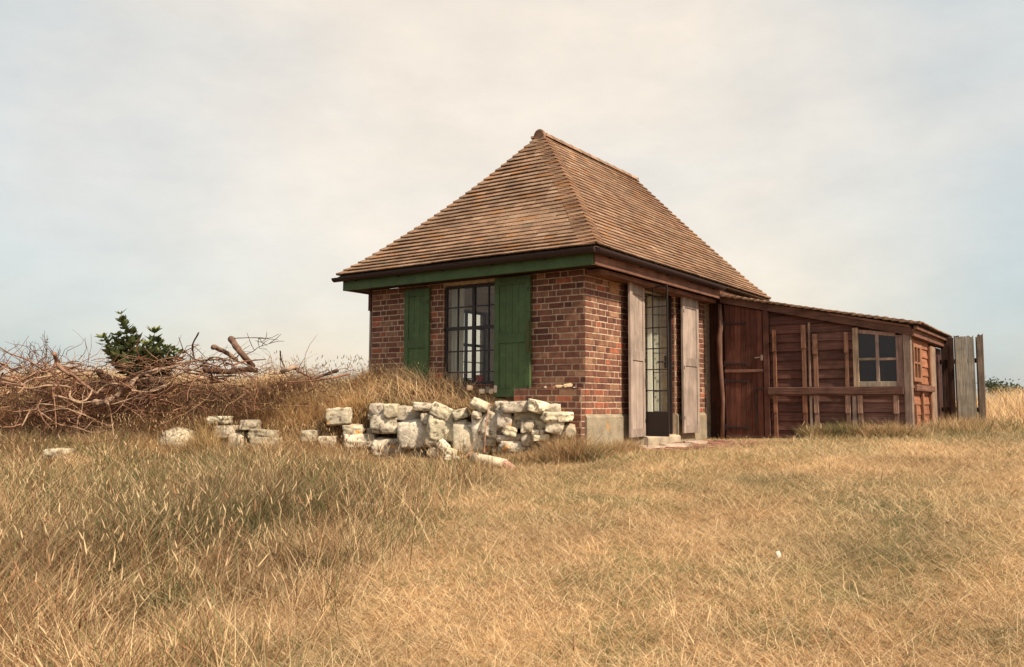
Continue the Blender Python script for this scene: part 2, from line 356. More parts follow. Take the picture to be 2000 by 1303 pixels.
# low brick ledge at the corner
mb = MB(); mb.box(-.98, -.004, -.085, -.0065, -.35, .725, MORT)
bricks(mb, (-.004, -.089, 0), (0, 1, 0), (1, 0, 0), 0, .086, -8, 4)
bricks(mb, (-.98, -.085, 0), (1, 0, 0), (0, -1, 0), 0, .975, -8, 4)
for i in range(8): mb.obox((-.97+i*.118, -.092, .727), (.108, 0, 0), (0, .08, 0), (0, 0, random.uniform(.008, .02)), brick_col(), bev=.003)
mb.build('brick_ledge', M['brick'], house)
# air brick
mb = MB(); mb.box(.004, .010, .592, .828, 1.948, 2.095, (1, 1, 1))
for i in range(9):
    for j in range(6): mb.box(.010, .018, .597+i*.026, .597+i*.026+.017, 1.953+j*.0235, 1.953+j*.0235+.015, (1.15, 1.1, 1))
mb.build('air_vent', mat('terracotta_vent', (.36, .19, .10), noise=((30, .7, 1.2),)), house)

# --- roof
def hipR(t): return .36-2.14*t
def hipL(t): return -3.92+2.14*t
def yF(t): return -.36+2.11*t+.13*math.sin(math.pi*min(max(t, 0), 1))
def yB(t): return 5.72-.92*t
def zR(t): return 2.335+2.285*t-.035*math.sin(math.pi*t)+.03*max(0, .12-t)/.12
cFR = lambda t: np.array([hipR(t), yF(t), zR(t)]); cFL = lambda t: np.array([hipL(t), yF(t), zR(t)])
cBR = lambda t: np.array([hipR(t), yB(t), zR(t)]); cBL = lambda t: np.array([hipL(t), yB(t), zR(t)])
TC = [((.235, .138, .085), 6), ((.26, .155, .098), 5), ((.205, .118, .074), 5), ((.29, .185, .12), 2), ((.25, .125, .06), 1.4), ((.20, .13, .085), 1)]
def tile_col():
    c = random.choices([b[0] for b in TC], [b[1] for b in TC])[0]; k = random.uniform(.9, 1.12); return tuple(v*k for v in c)
NR = 32
def _wv(x, y, z): return vnoise(np.array([x*.8+z*.9]), np.array([y*.8+z*.6]), 0, 321)[0]
def tile_face(mb, A, B, n_rows=NR, t0=0.0, width=.165, thick=.016, lift=.030):
    for j in range(n_rows):
        t = t0+(1-t0)*j/n_rows; t2 = t+1.18/n_rows; a0, b0, a1, b1 = A(t), B(t), A(t2), B(t2)
        L = np.linalg.norm(b0-a0)
        if L < .03: continue
        e = (b0-a0)/L; ua, ub = (a1-a0)@e, (b1-a0)@e; s = (a1-a0)-e*ua; n = np.cross(e, s); n /= np.linalg.norm(n)
        u = -(width/2 if j % 2 else 0)-random.uniform(0, .03); sag = random.uniform(-.002, .002)
        while u < L:
            w = width; g = .0025; c0, c1 = max(u+g, 0), min(u+w-g, L); u += w
            if c1-c0 < .02: continue
            h0, h1 = max(c0, ua), min(c1, ub)
            if h1-h0 < .005: h0 = h1 = (max(min(c0, ub), ua)+max(min(c1, ub), ua))/2; h1 += .004
            l = lift+(float(_wv(a0[0]+e[0]*u, a0[1]+e[1]*u, a0[2]))-.5)*.03+random.uniform(-.002, .0025)+sag; rk = random.uniform(-.0015, .0015)
            dn = s*(-(random.uniform(0, .012) if random.random() > .012 else .05))
            q = [a0+e*c0+n*(l+rk)+dn, a0+e*c1+n*(l-rk)+dn, a0+e*h1+s+n*.008, a0+e*h0+s+n*.008]
            mb.slab(q, n, thick, tile_col())
mb = MB()
lv = [i/20 for i in range(21)]
ring = []
for t in lv:
    tt = min(t, .9999); ring.append([cFL(tt), cFR(tt), cBR(tt), cBL(tt)])
vs = [p-np.array([0, 0, .02]) for r in ring for p in r]
fs = [(i*4+k, i*4+(k+1) % 4, (i+1)*4+(k+1) % 4, (i+1)*4+k) for i in range(20) for k in range(4)]+[(3, 2, 1, 0)]
mb.add(vs, fs, (.10, .06, .04))
tile_face(mb, cFL, cFR); tile_face(mb, cFR, cBR); tile_face(mb, cBR, cBL); tile_face(mb, cBL, cFL)
roof = mb.build('roof', M['tile'], house)
# hip tiles, one bent tile per course
for H, (ea, eb), tint in ((cFR, ((-1, 0, 0), (0, 1, 0)), 1), (cFL, ((1, 0, 0), (0, 1, 0)), 0), (cBR, ((-1, 0, 0), (0, -1, 0)), 0), (cBL, ((1, 0, 0), (0, -1, 0)), 0)):
    ea, eb = np.array(ea, float), np.array(eb, float); mb = MB()
    for j in range(NR):
        t, t2 = j/NR, (j+1.25)/NR; p0, p1 = H(t), H(min(t2, 1)); d = p0-p1; d /= np.linalg.norm(d)
        out = -(ea+eb)/math.sqrt(2); wl = .11 if H is not cFR else .23
        a = p0+np.array([0, 0, .048])+d*.012+out*.012; b = p1+np.array([0, 0, .022])
        for e in (ea, eb):
            q0 = p0+e*wl+np.array([0, 0, .036]); q1 = p1+e*wl*.9+np.array([0, 0, .016])
            if (q0-a)[0]*0 == 0:
                n = np.cross(a-b, q0-b); n /= np.linalg.norm(n)
                if n[2] < 0: n = -n
                c = tile_col(); c = (c[0]*.86, c[1]*.78, c[2]*.72) if tint else c
                q = [a, q0, q1, b]
                nn = np.cross(q[1]-q[0], q[3]-q[0])
                if nn@n < 0: q = q[::-1]
                mb.slab(q, n, .016, c)
    mb.build('hip_tiles', M['tile'], roof)
# ridge
mb = MB(); y = 1.66
while y < 4.72:
    w = .30; n = 9; r0, r1 = .088, .082; c = tile_col(); vv = []
    c = tuple(v*1.15 for v in c)
    for yy, r in ((y, r0), (y+w, r1)):
        for k in range(n): a = math.pi*k/(n-1); vv.append((-1.78+r*math.cos(a), yy, 4.595+r*math.sin(a)*.95))
        for k in range(n): a = math.pi*k/(n-1); vv.append((-1.78+(r-.015)*math.cos(a), yy, 4.595+(r-.015)*math.sin(a)*.95))
    F = [(k, k+1, 2*n+k+1, 2*n+k) for k in range(n-1)]+[(n+k, n+k+1, k+1, k) for k in range(n-1)]+[(2*n+k, 2*n+k+1, 3*n+k+1, 3*n+k) for k in range(n-1)]
    mb.add(vv, F, c); y += w-.012
mb.tube([(-1.78, 1.67, 4.60), (-1.78, 1.72, 4.60)], .093, (.26, .14, .09), n=14)
mb.build('ridge_tiles', M['tile'], roof)
# fascia, soffit, gutter
mb = MB(); mb.obox((-3.86, -.275, 2.155), (4.137, 0, 0), (0, 0, .14), (0, -.025, 0), bev=.003); mb.build('fascia', M['green'], house, label='green painted fascia board along the front eaves')
mb = MB(); mb.obox((.278, -.275, 2.155), (0, 3.85, 0), (0, 0, .14), (.022, 0, 0), bev=.003); mb.obox((.02, -.0, 2.10), (0, 3.6, 0), (0, 0, .055), (.20, 0, 0), bev=.004)
mb.obox((.278, 3.577, 2.155), (0, 2.05, 0), (0, 0, .14), (.018, 0, 0)); mb.build('fascia', M['dark_y'], house, label='bare brown fascia board along the door side eaves')
mb = MB(); mb.box(-3.86, -3.835, -.272, 5.62, 2.157, 2.293); mb.build('fascia', M['dark_y'], house)
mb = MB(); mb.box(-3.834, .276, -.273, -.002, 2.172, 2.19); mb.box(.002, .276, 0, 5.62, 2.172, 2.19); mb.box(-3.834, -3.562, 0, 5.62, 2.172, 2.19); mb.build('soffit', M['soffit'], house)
def gutter(P, e, L, out):
    P, e, out = map(lambda q: np.array(q, float), (P, e, out)); mb = MB(); n = 9; r = .056
    vv = []; 
    for s in (0, L):
        for rr in (r, r-.006):
            for k in range(n): a = math.pi*(1+k/(n-1)); vv.append(P+e*s+out*(rr*math.cos(a))+np.array([0, 0, rr*math.sin(a)]))
    F = [(k, k+1, 2*n+k+1, 2*n+k) for k in range(n-1)]+[(n+k+1, n+k, 3*n+k, 3*n+k+1) for k in range(n-1)]
    F += [(0, 2*n, 3*n, n), (n-1, 2*n-1, 4*n-1, 3*n-1)]+[tuple(range(n)), tuple(range(2*n, 3*n))[::-1]]
    mb.add(vv, F)
    s = .4
    while s < L: mb.obox(P+e*s-out*.06+np.array([0, 0, -.062]), e*.02, out*.06, (0, 0, .012)); s += .8
    return mb.build('gutter', M['gutter'], house, smooth=False)
gutter((-3.98, -.358, 2.335), (1, 0, 0), 4.33, (0, -1, 0)); gutter((.358, -.36, 2.332), (0, 1, 0), 3.9, (1, 0, 0))
# --- front window
def metal_window(parent, P, e, n, w, z0, z1, vert, horiz, thick_h=(), thick_v=(), t=.03, name='window'):
    P, e, n = map(lambda q: np.array(q, float), (P, e, n)); mb = MB(); Z = np.array([0, 0, 1.])
    def bar(u0, u1, a, b, dep): mb.obox(P+e*u0+Z*a-n*dep/2, e*(u1-u0), Z*(b-a), n*dep)
    bar(0, .035, z0, z1, t); bar(w-.035, w, z0, z1, t); bar(.035, w-.035, z0, z0+.035, t); bar(.035, w-.035, z1-.035, z1, t)
    for v in vert:
        k = .024 if v in thick_v else .009; bar(v-k, v+k, z0+.035, z1-.035, t*(1.2 if v in thick_v else .7))
    for h in horiz:
        k = .022 if h in thick_h else .009; bar(.035, w-.035, h-k, h+k, t*(1.3 if h in thick_h else .62))
    f = mb.build(name, M['iron'], parent)
    g = MB(); g.obox(P+e*.03+Z*(z0+.03)-n*.002, e*(w-.06), Z*(z1-z0-.06), n*.004); g.build('pane', M['glass'], f); return f
metal_window(house, (-2.215, .05, 0), (1, 0, 0), (0, -1, 0), 1.01, .80, 2.12, (.22, .49, .735), (1.83, 1.545, 1.238, .958), (1.545,), (.49,))
mb = MB(); mb.tube([(-2.29, .03, 1.53), (-2.20, .03, 1.535)], .028, n=8); mb.build('window_stay', M['iron'], house)
mb = MB(); mb.obox((-2.25, -.03, .74), (1.06, 0, 0), (0, .24, 0), (0, 0, .045), bev=.004); mb.build('window_sill', M['dark_x'], house)
# --- shutters (framed, two recessed panels of boards)
def shutter(P, e, n, w, z0, z1, material, panels, boards=3, th=.035, hinges=None, parent=house, label=None, stile=.075):
    P, e, n = map(lambda q: np.array(q, float), (P, e, n)); Z = np.array([0, 0, 1.]); mb = MB()
    def bx(u0, u1, a, b, d0, d1, k=1, bev=0): mb.obox(P+e*u0+Z*a+n*d0, e*(u1-u0), Z*(b-a), n*(d1-d0), (k, k, k), bev=bev)
    bx(0, stile, z0, z1, 0, th, random.uniform(.95, 1.08), .004); bx(w-stile, w, z0, z1, 0, th, random.uniform(.92, 1.02), .004)
    zs = [z0]+[q for p in panels for q in p]+[z1]
    for i in range(0, len(zs), 2): bx(stile, w-stile, zs[i], zs[i+1], .0005, th-.001, random.uniform(.7, .9), .003)
    bw = (w-2*stile)/boards
    for (a, b) in panels:
        for i in range(boards): bx(stile+i*bw+.0015, stile+(i+1)*bw-.0015, a, b, .008, th-.013, random.uniform(.88, 1.1), .002)
    s = mb.build('shutter', material, parent, label=label)
    if hinges:
        for zh, u in hinges:
            h = MB(); h.obox(P+e*(u-.01)+Z*zh-n*.05, e*.02, Z*.05, n*(th+.052)); h.tube([P+e*u+Z*(zh-.02)+n*.02, P+e*u+Z*(zh+.07)+n*.02], .011, n=6); h.build('hinge', M['iron'], s)
    return s
# green ones flank the window
shutter((-1.31, -.03, 0), (.999, -.03, 0), (-.03, -.999, 0), .565, .63, 2.15, M['green'], [(.74, 1.31), (1.43, 2.05)], 4, hinges=[(1.95, .54), (.72, .54)], label='green shutter right of the front window')
shutter((-2.875, -.03, 0), (.999, .02, 0), (.02, -.999, 0), .445, .70, 2.12, M['green'], [(.80, 1.30), (1.42, 2.02)], 3, hinges=[(1.9, .42)], label='green shutter left of the front window')
mb = MB(); mb.obox((-.80, -.098, 1.18), (.055, 0, 0), (0, .02, 0), (0, 0, .40)); mb.build('shutter_batten', mat('olive_wood', (.07, .075, .03), grain=2), house)
# grey ones flank the door
e1 = np.array([.05-.135, 1.455-.88, 0]); e1 /= np.linalg.norm(e1)
shutter((.115, .885, 0), e1, (e1[1], -e1[0], 0), .58, .125, 2.14, M['grey_z'], [(.23, 1.11), (1.24, 1.97)], 3, hinges=[(1.9, .565), (1.1, .565), (.3, .565)], label='weathered grey shutter left of the glazed door')
shutter((.085, 2.575, 0), (0, 1, 0), (1, 0, 0), .57, .135, 2.12, M['grey_z'], [(.25, 1.10), (1.22, 1.95)], 3, hinges=[(1.87, .02), (1.05, .02), (.33, .02)], label='weathered grey shutter right of the glazed door')
shutter((-3.60, .02, 0), (0, 1, 0), (-1, 0, 0), .5, .35, 1.9, M['grey_z'], [(.5, 1.1), (1.2, 1.8)], 3, label='grey shutter edge on at the far corner')
mb = MB(); mb.obox((-3.63, -.012, 1.88), (.055, 0, 0), (0, .3, 0), (0, 0, .285)); mb.build('corner_block', M['dark_z'], house)
# --- glazed door leaves
def leaf(P, e, n, w, label=None):
    P, e, n = map(lambda q: np.array(q, float), (P, e, n)); Z = np.array([0, 0, 1.]); mb = MB()
    def bar(u0, u1, a, b, dep): mb.obox(P+e*u0+Z*a-n*dep/2, e*(u1-u0), Z*(b-a), n*dep)
    z0, z1, zk = .128, 2.115, .45
    bar(0, .02, z0, z1, .018); bar(w-.018, w, z0, z1, .014); bar(.02, w-.018, z1-.02, z1, .018); bar(.02, w-.018, z0, zk, .012)
    for i in range(1, 6): z = zk+(z1-zk)*i/6; bar(.02, w-.018, z-.007, z+.007, .012)
    bar(w/2-.005, w/2+.005, zk, z1-.02, .010)
    d = mb.build('door', M['iron'], house, label=label)
    g = MB(); g.obox(P+e*.02+Z*zk-n*.002, e*(w-.04), Z*(z1-zk-.02), n*.004); g.build('pane', M['glass'], d)
    h = MB(); h.obox(P+e*(w-.045)+Z*1.02+n*.015, e*.03, Z*.16, n*.012); h.tube([P+e*(w-.03)+Z*1.10+n*.02, P+e*(w-.03)+Z*1.10+n*.06, P+e*(w-.12)+Z*1.10+n*.065], .009, n=6); h.build('handle', M['iron'], d)
    return d
e2 = np.array([.448, -.04, 0]); e2 /= np.linalg.norm(e2)
leaf((-.05, 1.50, 0), e2, (e2[1], -e2[0], 0), .45, 'glazed black door leaf standing open')
e3 = np.array([-.35, -.40, 0]); e3 /= np.linalg.norm(e3)
leaf((-.09, 2.54, 0), e3, (-e3[1], e3[0], 0), .5, 'inner glazed door leaf ajar behind the first')
mb = MB(); mb.box(-.10, -.05, 1.482, 1.51, .13, 2.148); mb.box(-.10, -.05, 2.53, 2.558, .13, 2.148); mb.box(-.10, -.05, 1.512, 2.528, 2.12, 2.148); mb.build('door_frame', M['iron'], house)
metal_window(house, (WX0+.10, 1.55, 0), (0, 1, 0), (-1, 0, 0), 1.01, .40, 2.06, (.25, .505, .75), (.68, .95, 1.22, 1.50, 1.78), (1.50,), (.505,))
mb = MB(); mb.box(-.001, .012, 2.585, 2.62, .5, 2.1, (.9, .8, .7)); mb.build('flaking_paint_strip', M['white'], house) if False else None
# curtains
def curtain(P, e, w, z0, z1, folds, name='curtain', tint=(1, 1, 1)):
    P, e = np.array(P, float), np.array(e, float); n = np.array([-e[1], e[0], 0]); mb = MB(); m = folds*8; vv = []
    for i in range(m+1):
        s = i/m; o = math.sin(s*folds*2*math.pi)*.022+math.sin(s*folds*4.7+1)*.008
        for z in (z0, z1): vv.append(P+e*w*s*(1 if z > z0 else .93)+n*o*(1.2 if z == z0 else .8)+np.array([0, 0, z]))
    mb.add(vv, [(2*i, 2*i+2, 2*i+3, 2*i+1) for i in range(m)], tint); return mb.build(name, M['cloth'], house, smooth=True)
curtain((-2.205, .15, 0), (1, 0, 0), .23, .80, 2.11, 4); curtain((-1.32, .27, 0), (1, 0, 0), .12, .80, 2.11, 3, tint=(.9, .85, .8))
curtain((-.27, 1.62, 0), (0, 1, 0), .34, .2, 2.1, 5, tint=(.95, 1, .85)); curtain((-.27, 2.25, 0), (0, 1, 0), .3, .2, 2.1, 4)
mb = MB(); mb.tube([(-2.25, .27, 2.12), (-1.18, .27, 2.12)], .01, n=6); mb.build('curtain_rail', M['iron'], house); mb = MB(); mb.tube([(-.27, 1.5, 2.12), (-.27, 2.55, 2.12)], .01, n=6); mb.build('curtain_rail', M['iron'], house)
# dark timber infill between cottage and shed
mb = MB()
for i in range(4): mb.obox((.004+i*.078, 3.86, -.05), (.075, 0, 0), (0, 0, 2.2), (0, -.02-.004*(i % 2), 0), tuple([random.uniform(.6, 1.0)]*3), bev=.002)
mb.build('infill_boards', M['dark_z'], house)

# ------------------------------------------------------------------ items by the window
t = MB(); c = at(937, 752, 11.1); t.tube([c+np.array([0, 0, -.03]), c+np.array([0, 0, .125])], .052, n=18); 
tin = t.build('tin_can', M['red'], smooth=False); tag(tin, 'small red tin standing inside the front window', 'tin')
tl = MB(); tl.tube([c+np.array([0, 0, .125]), c+np.array([0, 0, .131])], .048, n=18); tl.build('lid', M['iron'], tin)
t = MB(); t.box(-2.1, -1.22, .24, .44, .775, .80); o = t.build('inner_shelf', M['dark_x'], house)

# ------------------------------------------------------------------ lean-to shed
shed = empty('wooden_shed', (1.6, 4.6, .1), 'low brown timber lean-to shed with weatherboards and a clay tile roof', 'shed')
YS = 3.66
def zb(x): return 2.10-.232*(x-.29)           # underside of the sloping top beam
def bcol(base, v=.25): k = random.uniform(1-v, 1+v); return tuple(c*k for c in base)
# weatherboards of the front (board lines measured on the photo), boards overlap like clapboard
def boards_front(x0, x1, lines, base_l, base_r):
    mb = MB()
    for z1_, z0_ in zip(lines[:-1], lines[1:]):
        xs_ = [x0, x1]
        top0, top1 = min(z1_+.012, zb(x0)-.0), min(z1_+.012, zb(x1)-.0)
        if z0_ > zb(x0): continue
        xe = x1 if zb(x1) > z0_+.01 else x0+(zb(x0)-z0_)/.232
        te = min(z1_+.012, zb(xe)); ts = min(z1_+.012, zb(x0))
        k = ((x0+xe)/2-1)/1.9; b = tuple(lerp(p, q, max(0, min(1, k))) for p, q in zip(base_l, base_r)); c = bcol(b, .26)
        y0, y1 = YS-.001, YS-.027
        mb.add([(x0, YS+.01, z0_), (xe, YS+.01, z0_), (xe, YS+.01, te), (x0, YS+.01, ts), (x0, y1, z0_), (xe, y1, z0_), (xe, y0, te), (x0, y0, ts)],
               [(0, 3, 2, 1), (4, 5, 6, 7), (0, 1, 5, 4), (1, 2, 6, 5), (2, 3, 7, 6), (3, 0, 4, 7)], c)
    return mb
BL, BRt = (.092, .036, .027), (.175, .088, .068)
up = [2.05, 1.86, 1.72, 1.59, 1.46, 1.325, 1.19, 1.06, .93, .80]; lo = [.69, .585, .455, .32, .185, .06, -.05]
for a, b in ((1.02, 1.57), (1.57, 2.19)):
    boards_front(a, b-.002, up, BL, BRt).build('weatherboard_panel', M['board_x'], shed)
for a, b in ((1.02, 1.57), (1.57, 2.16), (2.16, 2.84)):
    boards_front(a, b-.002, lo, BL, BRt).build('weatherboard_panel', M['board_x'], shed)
def batten(x0, x1, z0, z1, base=(.20, .095, .06), d=.028, notch=True, parent=shed, mat_=None, dx=0.0):
    mb = MB(); c = bcol(base, .12); k = z0+(z1-z0)*.62
    mb.obox((x0, YS-.024, z0), (x1-x0, 0, 0), (0, 0, (k if notch else z1)-z0), (0, -d, 0), c, bev=.003)
    if notch:
        mb.obox((x0-.004+dx, YS-.024, k+.0), (x1-x0+.006, 0, 0), (0, 0, z1-k), (0, -d-.014, 0), tuple(v*1.25 for v in c), bev=.004)
    return mb.build('batten', mat_ or M['wood_z'], parent)
for x0, x1, z in ((1.07, 1.12, 1.65), (1.49, 1.55, 1.70), (1.65, 1.71, 1.56), (2.08, 2.13, 1.57)): batten(x0, x1, .80, z, (.225, .115, .075) if x0 > 1.4 else (.19, .085, .05))
batten(1.583, 1.612, .805, 1.73, (.24, .15, .11), notch=False)
for x0, x1 in ((1.07, 1.12), (1.49, 1.55), (1.65, 1.71), (2.08, 2.14), (2.24, 2.30), (2.70, 2.76)): batten(x0, x1, .02, .685, (.25, .145, .105) if x0 > 1.6 else (.20, .09, .055))
for x0, x1 in ((1.585, 1.62), (2.165, 2.22)): batten(x0, x1, .10, .685, (.34, .24, .19), notch=False)
mb = MB(); mb.obox((.99, YS-.052, .695), (1.84, 0, 0), (0, 0, .105), (0, -.035, 0), bev=.006); mb.obox((1.0, YS-.055, .675), (1.8, 0, 0), (0, 0, .0175), (0, -.01, 0)); mb.build('mid_rail', M['dark_x'], shed)
mb = MB(); mb.obox((.93, YS-.02, -.03), (.085, 0, 0), (0, 0, 1.98), (0, -.04, 0), bev=.004); mb.build('door_post', M['dark_z'], shed)
mb = MB(); mb.tube([(.275, YS-.06, -.05), (.30, YS-.06, .6), (.27, YS-.065, 1.2), (.265, YS-.07, 1.55), (.285, YS-.06, 1.75), (.27, YS-.06, 2.08)], [.032, .03, .034, .044, .036, .03], (1.5, 1.9, 2.0), n=9, wob=.12); mb.build('door_post', M['dark_z'], shed, smooth=True, label='knotty round pole beside the shed door')
mb = MB(); mb.obox((2.835, YS+.04, -.02), (.10, 0, 0), (0, 0, 1.56), (0, -.10, 0), (.21, .145, .115), bev=.008); mb.build('corner_post', M['wood_z'], shed)
# top beam (raking) and roof
mb = MB(); n_ = 10
for i in range(1):
    x0, x1 = .285, 2.95
    P = lambda x, y, dz: (x, y, zb(x)+dz)
    mb.add([P(x0, YS-.075, 0), P(x1, YS-.075, 0), P(x1, YS-.015, 0), P(x0, YS-.015, 0), P(x0, YS-.075, .10), P(x1, YS-.075, .125), P(x1, YS-.015, .125), P(x0, YS-.015, .10)],
           [(0, 3, 2, 1), (4, 5, 6, 7), (0, 1, 5, 4), (1, 2, 6, 5), (2, 3, 7, 6), (3, 0, 4, 7)])
    mb.add([P(1.9, YS-.09, .09), P(2.93, YS-.09, .105), P(2.93, YS-.076, .105), P(1.9, YS-.076, .09), P(1.9, YS-.09, .12), P(2.93, YS-.09, .135), P(2.93, YS-.076, .135), P(1.9, YS-.076, .12)],
           [(0, 3, 2, 1), (4, 5, 6, 7), (0, 1, 5, 4), (1, 2, 6, 5), (2, 3, 7, 6), (3, 0, 4, 7)], (1.6, 1.7, 1.7))
mb.build('roof_beam', M['dark_x'], shed)
mb = MB()
A = lambda t: np.array([lerp(3.06, .25, t), 3.56, lerp(1.635, 2.222, t)]); B = lambda t: np.array([lerp(3.06, .25, t), 6.45, lerp(1.635, 2.222, t)])
tile_face(mb, A, B, n_rows=27, thick=.014, lift=.03)
# doubled rough verge course
for j in range(27):
    t = j/27; a = A(t); b = A(t+1.3/27); s = b-a; nn = np.cross((0, 1., 0), s); nn /= np.linalg.norm(nn)
    o_ = random.uniform(-.02, .012); w = .10
    q = [a+np.array([0, -.03+o_, 0])+nn*.018, a+np.array([0, w, 0])+nn*.018, b+np.array([0, w, 0])-nn*.004, b+np.array([0, -.03+o_, 0])-nn*.004]
    mb.slab(q, nn, .016, tuple(v*.9 for v in tile_col()))
mb.add([A(0)+np.array([0, .03, -.012]), B(0)+np.array([0, 0, -.012]), B(1)+np.array([0, 0, -.012]), A(1)+np.array([0, .03, -.012])], [(0, 1, 2, 3)], (.08, .05, .035))
mb.build('roof', M['tile'], shed)
mb = MB(); mb.add([(.3, YS, 1.95), (2.9, YS, 1.42), (2.9, 6.4, 1.42), (.3, 6.4, 1.95), ], [(0, 1, 2, 3)]) if False else None
# eaves fascia on the shed side
mb = MB(); mb.obox((2.952, YS-.07, 1.475), (0, 2.85, 0), (0, 0, .10), (.03, 0, 0), bev=.003); mb.obox((2.985, YS-.09, 1.565), (0, 2.9, 0), (0, 0, .045), (.045, 0, 0), bev=.003); mb.build('fascia', M['dark_y'], shed)
# shed door: vertical planks
door = MB(); x = .335; ws = [.085, .075, .09, .07, .085, .09, .085]
for w in ws:
    xe = min(x+w, .925); zt0, zt1 = zb(x)-.012, zb(xe)-.012; c = bcol((1, 1, 1), .28); y0 = YS-.01; y1 = YS-.032-random.uniform(0, .004)
    door.add([(x, y0, .03), (xe-.004, y0, .03), (xe-.004, y0, zt1), (x, y0, zt0), (x, y1, .03), (xe-.004, y1, .03), (xe-.004, y1, zt1), (x, y1, zt0)],
             [(0, 3, 2, 1), (4, 5, 6, 7), (0, 1, 5, 4), (1, 2, 6, 5), (2, 3, 7, 6), (3, 0, 4, 7)], c); x += w
dr = door.build('door', mat('door_planks', (.110, .040, .027), grain=2, noise=((4, .7, 1.2),), bump=(50, .6)), shed, label='narrow plank door with strap hinges and a cross bar')
mb = MB()
mb.obox((.335, YS-.037, 1.03), (.585, 0, 0), (0, 0, .042), (0, -.022, .0), (1.5, 1.5, 1.5), bev=.003); mb.build('cross_bar', M['dark_x'], dr); mb = MB(); mb.obox((.335, YS-.037, -.01), (.585, 0, 0), (0, 0, .10), (0, -.014, 0), (.8, .8, .8)); mb.build('bottom_board', M['dark_x'], dr)
for z, L_ in ((1.775, .34), (1.165, .34), (.90, .34), (.21, .34)):
    mb = MB(); mb.obox((.345, YS-.036, z-.013), (L_, 0, -.01), (0, 0, .026), (0, -.009, 0), bev=.002); mb.obox((.318, YS-.034, z-.04), (.03, 0, 0), (0, 0, .08), (0, -.012, 0)); mb.build('hinge', M['iron'], dr)
mb = MB(); mb.obox((.80, YS-.04, 1.235), (.15, 0, .01), (0, 0, .018), (0, -.018, 0)); mb.obox((.895, YS-.06, 1.20), (.028, 0, 0), (0, 0, .085), (0, -.012, 0)); mb.build('latch', mat('latch_metal', (.30, .22, .18), rough=.5, metal=.4), dr)
mb = MB(); mb.obox((.795, YS-.037, .775), (.165, 0, 0), (0, 0, .022), (0, -.02, 0)); mb.obox((.795, YS-.037, .25), (.02, 0, 0), (0, 0, .52), (0, -.012, 0)); mb.build('cat_flap_frame', M['iron'], dr)
# shed window
mb = MB(); wc = (.30, .205, .16); yw = YS-.012
def fb(x0, x1, z0, z1, d=.04, k=1, sl0=0.0): mb.obox((x0, yw, z0), (x1-x0, 0, sl0), (0, 0, z1-z0), (0, -d, 0), tuple(v*k*random.uniform(.9, 1.1) for v in wc), bev=.004)
fb(2.19, 2.265, .80, 1.625, .04, 1.1); fb(2.745, 2.835, .80, 1.50, .036, .75); fb(2.27, 2.745, .80, .872, .034); fb(2.265, 2.745, 1.545, 1.60, .034, 1, -.065)
fb(2.485, 2.53, .872, 1.53, .03); fb(2.265, 2.485, 1.165, 1.20, .026); fb(2.53, 2.745, 1.16, 1.195, .026)
wn = mb.build('window', M['wood_z'], shed)
for a, b, c, d in ((2.265, 2.485, 1.20, 1.545), (2.53, 2.745, 1.195, 1.50), (2.265, 2.485, .872, 1.165), (2.53, 2.745, .872, 1.16)):
    g = MB(); g.obox((a-.005, yw-.006, c-.005), (b-a+.01, 0, 0), (0, 0, d-c+.03), (0, -.004, 0)); g.build('pane', M['darkglass'], wn)
mb = MB(); q = [(1.0, .75), (2.86, .75), (2.86, zb(2.86)+.06), (1.0, zb(1.0)+.06)]
mb.add([(a, YS+.011, b) for a, b in q]+[(a, YS+.03, b) for a, b in q], [(0, 1, 2, 3), (7, 6, 5, 4), (0, 4, 5, 1), (1, 5, 6, 2), (2, 6, 7, 3), (3, 7, 4, 0)], (.10, .04, .025))
mb.add([(.29, YS+.035, -.05), (1.02, YS+.035, -.05), (1.02, YS+.035, zb(1.02)+.05), (.29, YS+.035, zb(.29)+.05)], [(0, 1, 2, 3)], (.06, .025, .02)); mb.build('backing_board', M['board_x'], shed)
# shed side (faces +x), y from 3.7 to 5.7
mb = MB(); X = 2.905; OR = (.27, .108, .058)  # OR puts the sun's bright orange on this side into the board colour
for (z1_, z0_) in zip([1.47, 1.36, 1.235, 1.10, .97, .85, .70, .56, .42, .28, .14, 0], [1.36, 1.235, 1.10, .97, .85, .70, .56, .42, .28, .14, 0, -.12]):
    c = bcol(OR, .15); mb.add([(X-.02, 3.72, z0_), (X-.02, 5.14, z0_), (X-.02, 5.14, z1_), (X-.02, 3.72, z1_), (X+.012, 3.72, z0_), (X+.012, 5.14, z0_), (X-.004, 5.14, z1_), (X-.004, 3.72, z1_)],
           [(3, 2, 1, 0), (7, 6, 5, 4), (0, 1, 5, 4), (1, 2, 6, 5), (2, 3, 7, 6), (3, 0, 4, 7)], c)
mb.build('weatherboard_panel', M['board_y'], shed, label='weatherboards on the shed side with sunlit orange put into their colour')
def sbat(y0, y1, z0, z1, base, d=.03): mb = MB(); mb.obox((X+.013, y0, z0), (0, y1-y0, 0), (0, 0, z1-z0), (d, 0, 0), base, bev=.004); return mb.build('batten', M['wood_z'], shed)
sbat(4.28, 4.34, .85, 1.40, (.27, .115, .06)); sbat(5.02, 5.10, .85, 1.41, (.22, .10, .055)); sbat(4.34, 4.41, .05, .73, (.28, .13, .07)); sbat(5.02, 5.09, .05, .73, (.22, .10, .055)); sbat(3.80, 3.86, .05, .55, (.22, .10, .055))
mb = MB(); mb.obox((X+.045, 3.70, .745), (0, 1.46, 0), (0, 0, .085), (.03, 0, 0), bev=.004); mb.build('mid_rail', M['dark_y'], shed)
mb = MB(); mb.obox((X-.03, 5.16, -.1), (0, .40, 0), (0, 0, 1.54), (.065, 0, 0), (.26, .17, .12), bev=.01); mb.build('side_post', M['wood_z'], shed)
